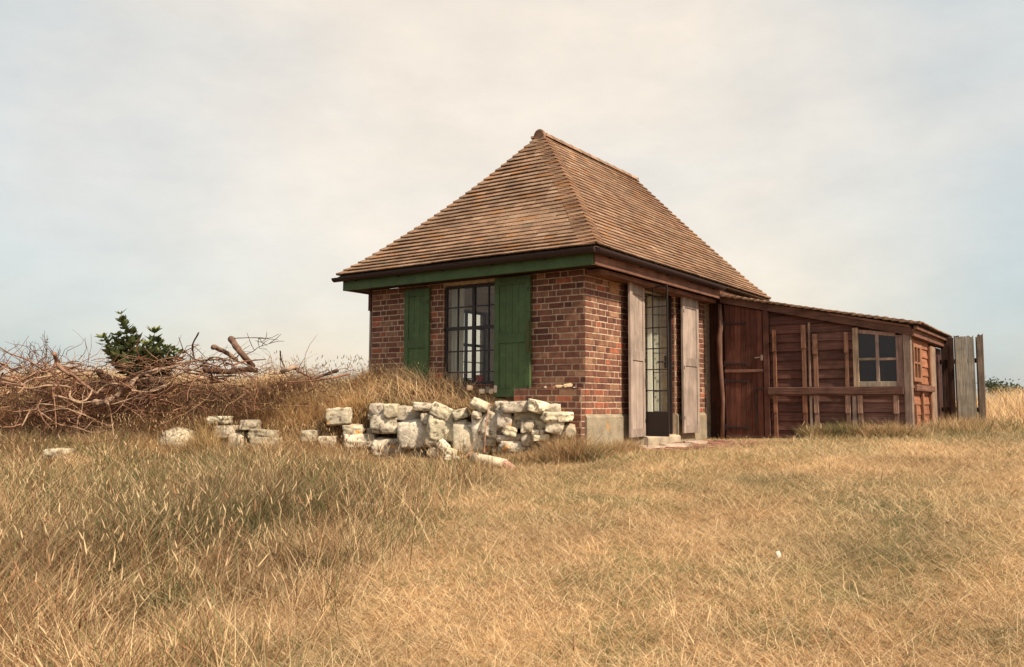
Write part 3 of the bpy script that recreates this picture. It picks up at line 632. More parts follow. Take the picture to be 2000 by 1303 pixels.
mb = MB()
for i in range(6): mb.obox((X-.06, 5.58+i*.16, -.1), (0, .15, 0), (0, 0, 1.56), (.03, 0, 0), bcol((.5, .45, .5)), bev=.003)
mb.build('side_boards', M['dark_z'], shed)
mb = MB(); sw = (.27, .125, .07)
for y0, y1, z0, z1 in ((3.72, 3.78, .87, 1.39), (4.20, 4.26, .87, 1.39), (3.96, 4.0, .93, 1.35), (3.78, 4.20, .87, .93), (3.78, 4.20, 1.34, 1.39), (3.78, 4.20, 1.115, 1.145)):
    mb.obox((X+.014, y0, z0), (0, y1-y0-.001, 0), (0, 0, z1-z0-.001), (.032, 0, 0), sw, bev=.003)
sn = mb.build('window', M['wood_z'], shed, label='small four pane window on the shed side')
g = MB(); g.obox((X+.0135, 3.78, .93), (0, .42, 0), (0, 0, .41), (.008, 0, 0)); g.build('pane', M['darkglass'], sn)
mb = MB(); mb.obox((X-.04, 3.70, 1.47), (0, 2.9, 0), (0, 0, .02), (.08, 0, 0)); mb.box(2.8, 2.82, 3.75, 6.4, -.1, 1.5); mb.box(.3, 2.8, 6.38, 6.4, -.1, 1.6); mb.build('inner_frame', M['dark_y'], shed)

# ------------------------------------------------------------------ board fence at the far right
fence = empty('board_fence', (3.3, 5.8, .17), 'tall rough upright boards of mixed grey and brown beside the shed end', 'fence')
def fboard(x0, x1, y, z1, col, tilt=0.0, jag=True, yend=0.0):
    mb = MB(); z0 = -.1; n = 7; top = []
    for i in range(n): top.append((x0+(x1-x0)*i/(n-1), z1+(random.uniform(-.022, .018) if jag else 0)))
    vv = []; 
    for yy in (y, y+.028):
        vv += [(x0, yy, z0), (x1, yy, z0)]+[(a+tilt, yy+yend*0, b) for a, b in top]
    m = n+2; F = [(0, 1)+tuple(range(m-1, 1, -1)), tuple([m, *range(m+2, 2*m), m+1])]
    F += [(0, m, m+1, 1), (1, m+1, 2*m-1, m-1), (m, 0, 2, m+2)]+[(2+i, m+2+i, m+3+i, 3+i) for i in range(n-1)]
    F = [F[0], F[1], F[2], (1, m+1, 2*m-1, m-1), (m, 0, 2, m+2)]+F[5:]
    mb.add(vv, F, col); return mb.build('board', M['wood_z'], fence)
GD, GL, GM = (.085, .045, .033), (.36, .315, .255), (.22, .165, .125)  # GD: dark creosote tone that also carries the shade on the set-back boards
fboard(2.93, 3.02, 6.15, 1.62, GD); fboard(3.03, 3.075, 6.10, 1.60, GD); fboard(3.04, 3.13, 6.0, 1.61, GD); fboard(3.145, 3.215, 5.95, 1.63, tuple(v*.9 for v in GD))
fboard(3.205, 3.36, 5.70, 1.598, GL, -.012, False); fboard(3.363, 3.452, 5.705, 1.60, tuple(v*.85 for v in GL), -.01)
fboard(3.465, 3.525, 5.74, 1.575, tuple(v*.8 for v in GM)); fboard(3.49, 3.57, 5.70, 1.615, GM, .0)
mb = MB(); mb.obox((2.9, 6.2, 1.2), (.62, -.40, 0), (0, 0, .07), (.0, .05, 0), (.09, .06, .045)); mb.build('rail', M['wood_z'], fence); mb = MB(); mb.obox((2.9, 6.2, .45), (.62, -.40, 0), (0, 0, .07), (0, .05, 0), (.09, .06, .045)); mb.build('rail', M['wood_z'], fence)

# ------------------------------------------------------------------ paving and steps at the door
mb = MB()
for i in range(17):
    for j in range(13):
        y = 1.0+i*.108; x = .05+j*.222-(.11 if i % 2 else 0)
        if x > .35+.9*math.sin(min(1, (y-.7)/2.4)*1.9)+random.uniform(-.1, .12)+(0 if y < 2.3 else .25): continue
        z = float(ground_h(x+.1, y+.05))+.008; z = max(z, -.045)+random.uniform(-.006, .006)
        c = random.choice([(.27, .12, .085), (.23, .10, .07), (.32, .17, .12)])
        if x < .04 or random.random() < .10: continue
        mb.obox((x, y, z-.06), (.212, 0, 0), (0, .10, 0), (0, 0, .07), bcol(c, .2), bev=.004)
tag(mb.build('path', M['paving']), kind='structure')
def rock(c, w, h, d, rot=0.0, seed=0, boxy=.5, yaw=YAW, n=6, col=(1, 1, 1)):
    """irregular stone: a roughened rounded block; returns verts/faces"""
    vs = []; idx = {}; F = []
    ax = [np.array(q, float) for q in ((1, 0, 0), (0, 1, 0), (0, 0, 1))]
    def V(p):
        k = tuple(np.round(p, 4))
        if k not in idx: idx[k] = len(vs); vs.append(np.array(p, float))
        return idx[k]
    for a in range(3):
        for sgn in (-1, 1):
            u, v, w_ = ax[(a+1) % 3], ax[(a+2) % 3], ax[a]*sgn
            for i in range(n):
                for j in range(n):
                    q = [w_+u*(2*x/n-1)+v*(2*y/n-1) for x, y in ((i, j), (i+1, j), (i+1, j+1), (i, j+1))]
                    f = [V(p) for p in q]; F.append(tuple(f if sgn > 0 else f[::-1]))
    P = np.array(vs); L = np.linalg.norm(P, axis=1, keepdims=True); P = P*boxy+P/L*(1-boxy)*1.2
    nz = fbm(P[:, 0]*1.1+seed*7.3, P[:, 1]*1.1+seed*3.1, P[:, 2]*1.1+seed, seed=seed, o=3)-.5
    n2 = fbm(P[:, 0]*3.5+seed*2.3, P[:, 1]*3.5, P[:, 2]*3.5, seed=seed+5, o=3)-.5
    P = P*(1+.34*nz+.18*n2)[:, None]*np.array([w, d, h])/2
    cr, sr = math.cos(rot), math.sin(rot); X = P[:, 0]*cr-P[:, 2]*sr; Z = P[:, 0]*sr+P[:, 2]*cr
    cy, sy = math.cos(yaw), math.sin(yaw); Y = P[:, 1]
    return np.stack([X*cy-Y*sy, X*sy+Y*cy, Z], 1)+np.array(c), F
def stone_obj(px, py, wpx, hpx, D, rot=0, seed=0, name='stone', parent=None, depth=None, boxy=.55, tint=1.0):
    k = D/FPX; w, h = wpx*k, hpx*k; dd = depth or max(.14, min(.3, w*.8)); c = at(px, py, D+dd*.35)
    vs, F = rock(c, w, h, dd, rot, seed, boxy, n=11); mb = MB(); t_ = tint*random.uniform(.85, 1.12); mb.add(vs, F, (t_, t_*random.uniform(.96, 1.0), t_*random.uniform(.86, 1.02))); return mb.build(name, M['limestone'], parent, smooth=True)
for i, (px, py, w, h) in enumerate(((1318, 879, 58, 10), (1262, 884, 70, 9), (1358, 882, 46, 8))):
    D = (11.0, 10.75, 11.4)[i]; c = at(px, py, D); c[2] = float(ground_h(c[0], c[1]))+.0
    vs, F = rock(c, w*D/FPX, .10, .42-.1*i, 0, 40+i, .7, col=1); mb = MB(); mb.add(vs, F, (.62, .50, .46))
    tag(mb.build('paving_slab', M['white']), ('pale flat stone slab laid below the door step', 'long worn slab at the left end of the red paving', 'small pale slab right of the door step')[i], 'slab', 'worn stone slabs by the door')

# ------------------------------------------------------------------ tumbled stone wall
def Dw(px): return float(np.interp(px, [0, 330, 540, 725, 1000, 1140], [11.3, 11.2, 11.1, 10.95, 10.1, 9.66]))-.03
wall = empty('dry_stone_wall', at(900, 890, Dw(900)), 'tumbled dry stone wall of pale lichened limestone below the front window', 'stone wall')
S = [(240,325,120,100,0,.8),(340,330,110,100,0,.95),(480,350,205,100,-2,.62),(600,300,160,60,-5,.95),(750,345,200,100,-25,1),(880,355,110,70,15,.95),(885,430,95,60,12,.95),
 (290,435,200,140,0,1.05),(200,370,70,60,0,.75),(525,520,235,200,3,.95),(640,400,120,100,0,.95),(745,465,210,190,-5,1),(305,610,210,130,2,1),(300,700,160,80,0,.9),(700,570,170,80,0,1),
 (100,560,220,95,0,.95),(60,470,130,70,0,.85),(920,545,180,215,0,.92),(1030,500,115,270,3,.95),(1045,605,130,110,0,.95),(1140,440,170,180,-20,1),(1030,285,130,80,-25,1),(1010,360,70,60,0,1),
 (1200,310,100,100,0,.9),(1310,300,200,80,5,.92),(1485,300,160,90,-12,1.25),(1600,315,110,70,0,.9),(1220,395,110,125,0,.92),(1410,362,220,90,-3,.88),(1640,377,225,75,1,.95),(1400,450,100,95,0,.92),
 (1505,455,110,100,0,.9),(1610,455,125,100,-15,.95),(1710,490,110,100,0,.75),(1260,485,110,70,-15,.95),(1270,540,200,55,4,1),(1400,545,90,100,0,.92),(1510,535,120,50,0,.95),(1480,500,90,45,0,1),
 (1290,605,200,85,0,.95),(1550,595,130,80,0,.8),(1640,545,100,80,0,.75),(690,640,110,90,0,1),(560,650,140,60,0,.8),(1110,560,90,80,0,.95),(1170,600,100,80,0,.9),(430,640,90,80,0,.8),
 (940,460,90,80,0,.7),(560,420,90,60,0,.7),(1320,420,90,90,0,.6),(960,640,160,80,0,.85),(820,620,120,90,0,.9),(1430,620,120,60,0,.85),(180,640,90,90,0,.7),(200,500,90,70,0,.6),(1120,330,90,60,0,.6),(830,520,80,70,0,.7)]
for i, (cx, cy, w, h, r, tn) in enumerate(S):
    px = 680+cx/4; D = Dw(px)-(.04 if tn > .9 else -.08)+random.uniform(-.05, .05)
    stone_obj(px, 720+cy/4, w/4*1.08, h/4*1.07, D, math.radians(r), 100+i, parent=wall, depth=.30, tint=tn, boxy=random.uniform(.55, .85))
wall2 = empty('dry_stone_wall', at(450, 900, Dw(450)), 'broken left end of stone wall half buried in dry grass and dead brush', 'stone wall')
S2 = [(300,745,150,55,0,1.05),(350,830,140,90,0,.95),(610,850,190,70,-5,.75),(640,912,210,85,-3,.7),(600,1010,200,100,2,1),(1160,720,170,120,5,.95),(1270,825,140,80,0,.85),(1310,905,210,95,0,.95),(1090,905,130,90,0,.85),(430,900,120,120,0,.9),(520,780,120,70,0,.7),(450,1000,120,90,0,.8),(700,1010,110,80,0,.8),(960,860,110,80,0,.75),(1200,990,150,80,0,.8)]
for i, (cx, cy, w, h, r, tn) in enumerate(S2):
    px = 350+cx/3.722; stone_obj(px, 620+cy/3.722, w/3.722, h/3.722, Dw(px)-.05, math.radians(r), 200+i, parent=wall2, depth=.28, tint=tn, boxy=.8)
tag(stone_obj(349, 866, 62, 56, 11.1, 0, 301, 'boulder', depth=.4, boxy=.2, tint=.95), 'rounded pale boulder in the dry grass left of the stone wall', 'boulder')
tag(stone_obj(118, 886, 50, 20, 10.6, 0, 302, 'boulder', depth=.3, boxy=.5, tint=.95), 'flat pale stone lying in grass under the branch heap', 'boulder')
for i, (cx, cy, w, h, r, tn, lb) in enumerate(((745,600,95,70,-45,1.3,'bright white broken block leaning against the foot of the wall'), (805,655,85,65,-20,1.25,'white block lying just right of the leaning block'), (850,712,190,52,-12,1.2,'long white fragment lying in grass before the wall'), (965,735,110,38,-18,1.2,'small white fragment beside the fallen post'))):
    px = 680+cx/4; tag(stone_obj(px, 720+cy/4, w/4, h/4, Dw(px)-.28, math.radians(r), 320+i, 'fallen_stone', depth=.18, tint=tn, boxy=.75), lb, 'stone', 'stones fallen from the wall')
# things on the ledge
for i, (cx, cy, w, h, lb, m_, cl) in enumerate(((228,440,36,34,'round grey pebble on the brick ledge','white',(.6,.55,.55)), (597,446,34,26,'small white pebble at the right of the ledge','white',(1.1,1.1,1.1)), (430,425,150,40,'flat tan flake of stone lying on the brick ledge','white',(.75,.58,.4)), (520,410,120,45,'pale crooked bone shaped stone on top of the ledge pieces','white',(.85,.68,.5)), (520,455,60,30,'dark shard under the tan flakes on the ledge','white',(.25,.15,.12)), (100,452,130,14,'thin dark slate lying along the left of the ledge','white',(.22,.13,.1)), (345,440,60,40,'brown lump at the left of the tan flakes','white',(.35,.2,.15)))):
    px, py = 1030+cx/6.514, 690+cy/6.514; D = 9.93+(1143-px)*.0042; k = D/FPX; c = at(px, py, D-.02); vs, F = rock(c, w/6.514*k, h/6.514*k, .05, math.radians(random.uniform(-8, 8)), 400+i, .4)
    mb = MB(); mb.add(vs, F, cl); tag(mb.build('ledge_stone', M[m_]), lb, 'stone', 'stones and shards on the brick ledge')
for i, (cx, cy, w, h, cl, lb) in enumerate(((810,1185,60,40,(.8,.7,.6),'pale stone in the row under the front window'), (865,1170,40,50,(.3,.25,.22),'dark stone standing under the red tin'), (900,1185,50,40,(.7,.6,.5),'buff stone right of the dark one below the window'), (940,1165,34,60,(.75,.65,.6),'narrow pale stone next to the green shutter below the window'), (690,1150,60,40,(.6,.45,.35),'brownish stone at the left of the row under the window'))):
    px, py = 780+cx/5.01, 530+cy/5.01; D = 10.68; c = at(px, py-2, D+(937-px)*.002); vs, F = rock(c, w/5.01*D/FPX, h/5.01*D/FPX*1.2, .06, 0, 430+i, .4); mb = MB(); mb.add(vs, F, cl)
    tag(mb.build('sill_stone', M['white']), lb, 'stone', 'stones in a row on the window sill')
# fallen post and rusty rod
post = MB(); a, b = at(928, 889, 9.65), at(986, 912, 9.35); d = b-a
a[2] = float(ground_h(a[0], a[1]))+.10; b[2] = float(ground_h(b[0], b[1]))+.05; d = b-a
post.tube([a, a+d*.2, a+d*.5, b], [.066, .062, .062, .058], (.95, .84, .70), n=12, wob=.09)
po = post.build('fallen_post', M['white'], smooth=True); tag(po, 'short white round post lying in the grass before the stone wall', 'post')
mb = MB(); mb.tube([b, b+d*.30-np.array([0, 0, .035])], [.052, .035], (.5, .27, .2), n=10, wob=.2); mb.build('rotten_end', M['bark'], po); mb = MB(); mb.tube([a-d*.18+np.array([0, 0, .02]), a-d*.0], [.055, .05], (.3, .16, .11), n=10, wob=.2); mb.build('rotten_end', M['bark'], po)
mb = MB(); c0, c1, c2 = at(946, 884, 9.6), at(948, 845, 9.65), at(954, 790, 9.75); mb.tube([c0, c1, c2], .006, (.35, .17, .12), n=6); tag(mb.build('iron_rod', M['bark']), 'thin rusty rod standing upright against the stone wall', 'rod')
c = at(1521, 1094, 6.0)
def ray_ground(px, py):
    D = 3.0
    for _ in range(600):
        p = at(px, py, D)
        if p[2] < terrain(p[0], p[1]): break
        D += .03
    return p, D
p_, D_ = ray_ground(1521, 1097); vs, F = rock(p_+np.array([0, 0, .04]), .022, .034, .015, .4, 500, .5); mb = MB(); mb.add(vs, F, (1.1, 1.1, 1.1)); tag(mb.build('white_pebble', M['white']), 'tiny bright white pebble alone on the dry lawn', 'pebble')
p_, D_ = ray_ground(708, 1001); mb = MB(); mb.tube([p_+np.array([-.13, -.08, .06]), p_+np.array([.0, 0, .075]), p_+np.array([.12, .08, .06])], [.012, .014, .01], (.7, .52, .42), n=7); tag(mb.build('pale_stick', M['bark']), 'short pale stick lying in the green grass before the wall', 'stick')

# ------------------------------------------------------------------ branches on the bank
def smooth_path(pts, m=5):
    pts = [np.array(p, float) for p in pts]; P = [pts[0]]+pts+[pts[-1]]; out = []
    for i in range(1, len(P)-2):
        for k in range(m):
            t = k/m; a, b, c, d = P[i-1], P[i], P[i+1], P[i+2]
            out.append(.5*((2*b)+(-a+c)*t+(2*a-5*b+4*c-d)*t*t+(-a+3*b-3*c+d)*t**3))
    out.append(P[-2]); return out
CC = {5: (0, 580, 3.722), 6: (350, 620, 3.722)}
def branch(cr, pts, r0, r1, col, D, dD=0.0, name='branch', label=None, cat='branch', twigs=0, n=8, bend=.18):
    ox, oy, sc = CC[cr]; D += 0.0; W_ = []
    for i, (x, y) in enumerate(pts):
        s = i/max(1, len(pts)-1); W_.append(at(ox+x/sc, oy+y/sc, D+dD*s+math.sin(s*5+x)*bend))
    P = smooth_path(W_); L = len(P); k = D/FPX/sc
    P = [p+np.array([random.gauss(0, 1) for _ in range(3)])*r0*k*.12 for p in P]
    mb = MB(); rad = [lerp(r0, r1, i/(L-1))*k*random.uniform(.9, 1.12) for i in range(L)]; mb.tube(P, rad, col, n=n, wob=.12)
    o = mb.build(name, M['bark'], smooth=True); tag(o, label, cat, 'cut branches heaped on the bank')
    if twigs:
        for _ in range(twigs):
            tb = MB()
            i = random.randrange(L//3, L-1); d = P[min(i+1, L-1)]-P[i]; d /= np.linalg.norm(d)+1e-9
            v = d*.6+np.array([random.gauss(0, .6), random.gauss(0, .5), random.gauss(.25, .6)]); l = random.uniform(.12, .4); q = [P[i]]
            for s in range(3): v = v+np.array([random.gauss(0, .35) for _ in range(3)]); q.append(q[-1]+v/np.linalg.norm(v)*l/3)
            tb.tube(q, [max(rad[i]*.35, .004), .005, .004, .0025], tuple(c*.85 for c in col), n=5); tb.build('twig', M['bark'], o)
    return o
PALE, MID, DRK, RED = (.46, .29, .20), (.27, .16, .11), (.11, .055, .038), (.34, .16, .09)
BRS = [
 (5, [(690,770),(760,765),(880,705),(940,640),(1010,580),(1100,540),(1250,510),(1400,460)], 30, 8, (.36,.23,.17), 11.1, .5, 'thick gnarled grey limb at the front of the heap forking up to the right', 5),
 (5, [(715,540),(780,590),(900,610),(1100,612),(1200,625)], 26, 22, DRK, 11.7, .2, 'dark sawn log lying level behind the gnarled limb', 0),
 (5, [(1060,570),(1200,592),(1350,545),(1450,510),(1540,440),(1640,455)], 11, 6, MID, 11.4, .2, 'slender grey branch rising right from the fork of the gnarled limb', 4),
 (5, [(-30,570),(60,605),(150,640),(250,680),(340,695)], 15, 8, (.30,.17,.12), 11.1, .2, 'brown branch entering the heap at its left end', 2),
 (5, [(150,650),(230,600),(330,580),(420,572),(520,550),(680,532),(780,542)], 9, 6, PALE, 11.3, .5, 'long pale arching branch along the top left of the heap', 4),
 (5, [(90,660),(250,665),(330,645),(480,650),(510,680),(510,730),(580,762),(640,735),(670,680)], 9, 8, PALE, 10.95, .1, 'pale winding branch bent like a hook in the left of the heap', 1),
 (5, [(395,415),(420,490),(480,550),(540,580),(620,640),(700,705)], 16, 14, (.32,.17,.12), 11.1, -.1, 'reddish broken branch slanting steeply down from the top left', 3),
 (5, [(400,718),(500,742),(580,770),(660,762)], 8, 6, PALE, 10.9, 0, 'short pale branch below the hooked one', 1),
 (5, [(400,600),(520,615),(600,640)], 9, 7, (.38,.22,.15), 11.2, 0, 'short tan branch just above the hooked one', 1),
 (5, [(700,705),(760,650),(830,630),(900,645)], 9, 6, PALE, 11.0, .1, 'small pale arch touching the upper side of the gnarled limb', 1),
 (5, [(200,770),(300,768),(400,742)], 12, 8, DRK, 10.9, 0, 'short black stick under the hooked branch', 0),
 (5, [(160,940),(240,800),(330,780),(450,800),(560,840),(700,895)], 6, 4, PALE, 10.7, .1, 'thin pale branch arching low over the dark brush', 3),
 (5, [(260,810),(350,880),(440,930),(560,950),(680,987),(770,968)], 6, 3, (.40,.23,.16), 10.65, .1, 'thin drooping branch at the bottom left of the heap', 3),
 (5, [(600,1070),(750,1045),(880,1025)], 4, 3, RED, 10.5, 0, 'very thin straight twig lowest in front of the heap', 0),
 (5, [(810,540),(820,600),(865,685)], 7, 6, (.40,.27,.2), 11.1, 0, 'short grey stub standing behind the gnarled limb', 0),
 (5, [(785,775),(810,880),(825,1015)], 8, 4, (.42,.27,.18), 10.8, -.1, 'pale stick hanging down from the cut end of the gnarled limb', 0),
 (5, [(960,680),(1050,690),(1100,688),(1180,660),(1240,620)], 8, 5, PALE, 10.9, .1, 'pale forked branch low in the middle of the heap', 3),
 (5, [(820,780),(950,740),(1050,700),(1200,640)], 5, 4, (.42,.27,.2), 10.85, .1, 'thin pinkish branch running right from the cut end', 2),
 (5, [(1445,260),(1400,350),(1412,440),(1430,490)], 7, 7, (.17,.09,.07), 11.3, 0, 'thin upright budded twig against the sky', 5),
 (5, [(1680,305),(1750,400),(1830,500)], 27, 27, (.20,.11,.08), 11.5, .1, 'thick sawn log sticking up out of the heap', 0),
 (5, [(1550,362),(1640,400),(1720,455)], 22, 20, (.26,.15,.11), 11.6, .1, 'shorter split log left of the upstanding one', 0),
 (5, [(1480,525),(1600,545),(1750,532),(1870,530)], 24, 22, DRK, 11.5, .0, 'dark log lying level under the two upstanding logs', 0),
 (5, [(1280,480),(1420,465),(1600,455),(1750,475),(1860,530)], 8, 7, (.32,.2,.15), 11.3, .1, 'grey branch crossing in front of the two upstanding logs', 4),
 (6, [(400,152),(500,148),(580,152),(600,180),(640,205)], 4, 2, DRK, 11.4, .1, 'bare dark twig reaching right from the upstanding log', 5),
 (6, [(480,270),(540,245),(580,215),(690,180)], 4, 2, DRK, 11.45, .1, 'second bare twig reaching right below the first', 4),
 (6, [(735,245),(740,300),(765,360)], 6, 6, DRK, 11.4, 0, 'short upright dark twig beside the pale cut log', 2),
 (6, [(750,392),(800,375),(850,360)], 20, 18, (.50,.33,.24), 11.3, 0, 'pale freshly cut log end right of the heap', 0),
 (6, [(830,370),(900,410),(970,440)], 9, 7, (.2,.1,.07), 11.35, 0, 'dark branch sloping down right from the pale log', 2),
 (6, [(960,452),(1060,415),(1150,388)], 13, 16, (.14,.075,.055), 11.4, 0, 'dark broken plank end at the right of the heap', 0),
 (6, [(780,472),(950,462),(1100,440),(1245,410)], 6, 9, RED, 11.1, .1, 'long smooth orange brown stick lying over the grass at the right', 0),
]
for cr, pts, r0, r1, col, D, dD, lb, tw in BRS: branch(cr, pts, r0*.5*1.75, r1*.5*1.6, (col[0]*.78, col[1]*.80, col[2]*.76), D, dD, label=lb, twigs=tw, name='log' if ' log' in lb else ('twig_branch' if 'twig' in lb else 'branch'), cat='log' if ' log' in lb else 'branch')
# tangle of fine twigs through the heap
def tangle(name, n, region, colr, rr, seglen, label):
    mb = MB()
    for _ in range(n):
        px, py, D = region(); p = at(px, py, D); g = float(terrain(p[0], p[1]))
        v = np.array([random.gauss(0, 1), random.gauss(0, 1), random.gauss(0, .22 if rr[1] > .01 else .33)]); q = [p]; L = random.uniform(*seglen)
        for s in range(4): v = v/np.linalg.norm(v)+np.array([random.gauss(0, .3), random.gauss(0, .3), random.gauss(-.05, .3)]); q.append(q[-1]+v/np.linalg.norm(v)*L/4)
        r = random.uniform(*rr); c = random.choice(colr); k = random.uniform(.7, 1.2)
        mb.tube(q, [r, r*.9, r*.75, r*.6, r*.4], tuple(x*k for x in c), n=4, cap=False)
    tag(mb.build(name, M['bark']), label, 'twigs', kind='stuff')
def reg1():
    px = random.uniform(-40, 480); t = random.random(); top = np.interp(px, [-40, 60, 150, 300, 480], [725, 705, 712, 705, 700]); return px, top+(t**1.25)*125+random.gauss(0, 6), random.uniform(10.95, 12.0)
def reg3():
    px = random.uniform(330, 640); return px, random.uniform(722, 800), random.uniform(10.9, 11.6)
def reg2():
    px = random.gauss(520, 60); return px, 715+abs(random.gauss(0, 12)), random.uniform(11.3, 12)
tangle('tangled_twigs', 520, reg1, [(.18, .075, .042), (.26, .145, .09), (.085, .038, .025), (.22, .10, .055)], (.0025, .0065), (.2, .8), 'fine bare twigs tangled through the left branch heap')
tangle('heaped_sticks', 150, reg1, [(.16, .07, .04), (.24, .12, .075), (.10, .045, .03), (.30, .17, .11)], (.007, .015), (.35, 1.1), 'thicker red brown sticks heaped through the left brush pile')
tangle('loose_twigs', 80, reg2, [(.24, .12, .08), (.12, .06, .04)], (.002, .005), (.15, .45), 'fine bare twigs scattered under the upstanding logs')

tangle('bank_twigs', 150, reg3, [(.20, .10, .055), (.30, .18, .10), (.12, .06, .035)], (.002, .006), (.2, .7), 'fine dead twigs and stems caught in the bank above the stones')
# ------------------------------------------------------------------ shrubs
def shrub(px, py_base, py_top, D, stems, label, name='green_shrub', leafcol=((.035, .06, .018), (.055, .085, .025)), ll=.10, dens=1.0, group=None):
    base = at(px, py_base, D); root = empty(name, base, label, 'shrub', group); st = MB(); lf = MB()
    for (tx, ty, r, side) in stems:
        p1 = at(tx, ty, D+side); p0 = base+np.array([random.gauss(0, .08), random.gauss(0, .08), 0]); mid = (p0+p1)/2+np.array([(p1-p0)[0]*.25, 0, -.05])
        P = smooth_path([p0, mid, p1], 8); st.tube(P, [lerp(.010, .003, i/(len(P)-1)) for i in range(len(P))], (.16, .11, .06), n=6)
        Ls = sum(np.linalg.norm(P[i+1]-P[i]) for i in range(len(P)-1)); nw = int(Ls/.045*dens)
        for w in range(nw):
            s = .12+.88*w/nw; i = min(int(s*(len(P)-1)), len(P)-2); c = lerp(P[i], P[i+1], s*(len(P)-1)-i); ax = P[i+1]-P[i]; ax /= np.linalg.norm(ax)
            m = random.randint(7, 10); spread = r*(1.0 if s < .75 else (1-s)/.25*.7+.3)
            c = c+ax*random.uniform(-.03, .03)
            for k in range(m):
                if random.random() < .12: continue
                a = 2*math.pi*(k+random.random()*.6)/m+w; o = np.array([math.cos(a), math.sin(a), 0]); o -= ax*(o@ax); o /= np.linalg.norm(o)
                L = ll*random.uniform(.5, 1.3)*(1.0-.25*s)*(.75+.25*spread/r); d1 = o*1.0+ax*random.uniform(.15, .6); d1 /= np.linalg.norm(d1); d2 = o*.55+ax*random.uniform(.3, .9); d2 /= np.linalg.norm(d2)
                sd_ = np.cross(d1, ax); sd_ /= np.linalg.norm(sd_)+1e-9; wd = L*.22
                q0 = c+o*.004; q1 = c+d1*L*.5; q2 = q1+d2*L*.5; up_ = np.cross(sd_, d1)*wd*.35
                col = leafcol[0] if random.random() < .5 else leafcol[1]; kk = random.uniform(.7, 1.4)
                if s > .9: col = (col[0]*1.5, col[1]*1.5, col[2])
                lf.add([q0, q1-sd_*wd+up_, q1, q1+sd_*wd+up_, q2], [(0, 2, 1), (0, 3, 2), (1, 2, 4), (2, 3, 4)], tuple(x*kk for x in col))
    st.build('stem', M['bark'], root); lf.build('foliage', M['leaf'], root); return root
shrub(285, 735, 608, 12.2, [(236, 612, .1, 0), (260, 645, .1, .1), (303, 642, .1, .05), (322, 672, .1, -.1), (200, 655, .1, -.1), (350, 690, .1, .1), (276, 682, .1, -.15), (218, 690, .1, .1), (298, 690, .1, -.1), (212, 678, .1, .1), (246, 668, .1, .2), (312, 660, .1, .15), (284, 662, .1, -.2), (336, 684, .1, -.1), (228, 650, .1, .1)],
      'dark green bushy shrub with upright leafy shoots behind the branch heap', ll=.19, dens=.8, leafcol=((.070, .085, .032), (.12, .125, .045)))
shrub(75, 750, 655, 12.8, [(92, 655, .1, 0), (60, 690, .1, .1), (120, 700, .1, .1), (40, 705, .1, 0), (150, 712, .1, .1), (10, 712, .1, 0), (100, 690, .1, 0), (75, 700, .1, 0)],
      'sparse dark twiggy shrub at the far left behind the heap', name='twiggy_shrub', leafcol=((.05, .045, .025), (.09, .06, .035)), ll=.05, dens=.55)
root = bpy.data.objects['twiggy_shrub']
tb = MB()
for _ in range(55):
    p = at(random.gauss(75, 34), random.uniform(690, 745), 12.8+random.gauss(0, .15)); v = np.array([random.gauss(0, .7), random.gauss(0, .5), .9]); q = [p]
    for s in range(4): v = v/np.linalg.norm(v)+np.array([random.gauss(0, .4), random.gauss(0, .4), random.gauss(-.05, .3)]); q.append(q[-1]+v/np.linalg.norm(v)*random.uniform(.06, .15))
    tb.tube(q, [.006, .005, .004, .003, .002], (.14, .075, .06), n=4)
tb.build('bare_twigs', M['bark'], root)
for i, (px, py, w, h, D, lb) in enumerate(((1934, 752, 34, 22, 24, 'small distant bush just right of the fence boards'), (1963, 757, 44, 20, 26, 'low wide distant bush second from the fence'), (1988, 764, 18, 26, 25, 'narrow distant bush near the right edge of the view'), (1948, 764, 40, 12, 22, 'lowest distant bush at the field edge'))):
    c = at(px, py, D); g = float(terrain(c[0], c[1])); root = empty('distant_bush', (c[0], c[1], g), lb, 'bush', 'distant bushes at the field edge'); lf = MB(); k = D/FPX
    for _ in range(260):
        p = c+RR*random.gauss(0, w*k*.28)+np.array([0, 0, random.gauss(0, h*k*.28)])+FF*random.gauss(0, .15); a = np.array([random.gauss(0, 1) for _ in range(3)]); a /= np.linalg.norm(a); b = np.cross(a, (.3, .5, .8)); b /= np.linalg.norm(b)
        lf.add([p-a*.05, p+b*.02, p+a*.05, p-b*.02], [(0, 1, 2, 3)], bcol((.07, .085, .04), .4))
    lf.build('foliage', M['leaf'], root); tr = MB(); tr.tube([(c[0], c[1], g-.1), c], [.03, .015], (.1, .07, .05), n=5)
    for _ in range(6): tr.tube([c-np.array([0, 0, h*k*.3]), c+RR*random.gauss(0, w*k*.3)+np.array([0, 0, random.uniform(0, h*k*.3)])], [.012, .006], (.1, .07, .05), n=4)
    tr.build('trunk', M['bark'], root)

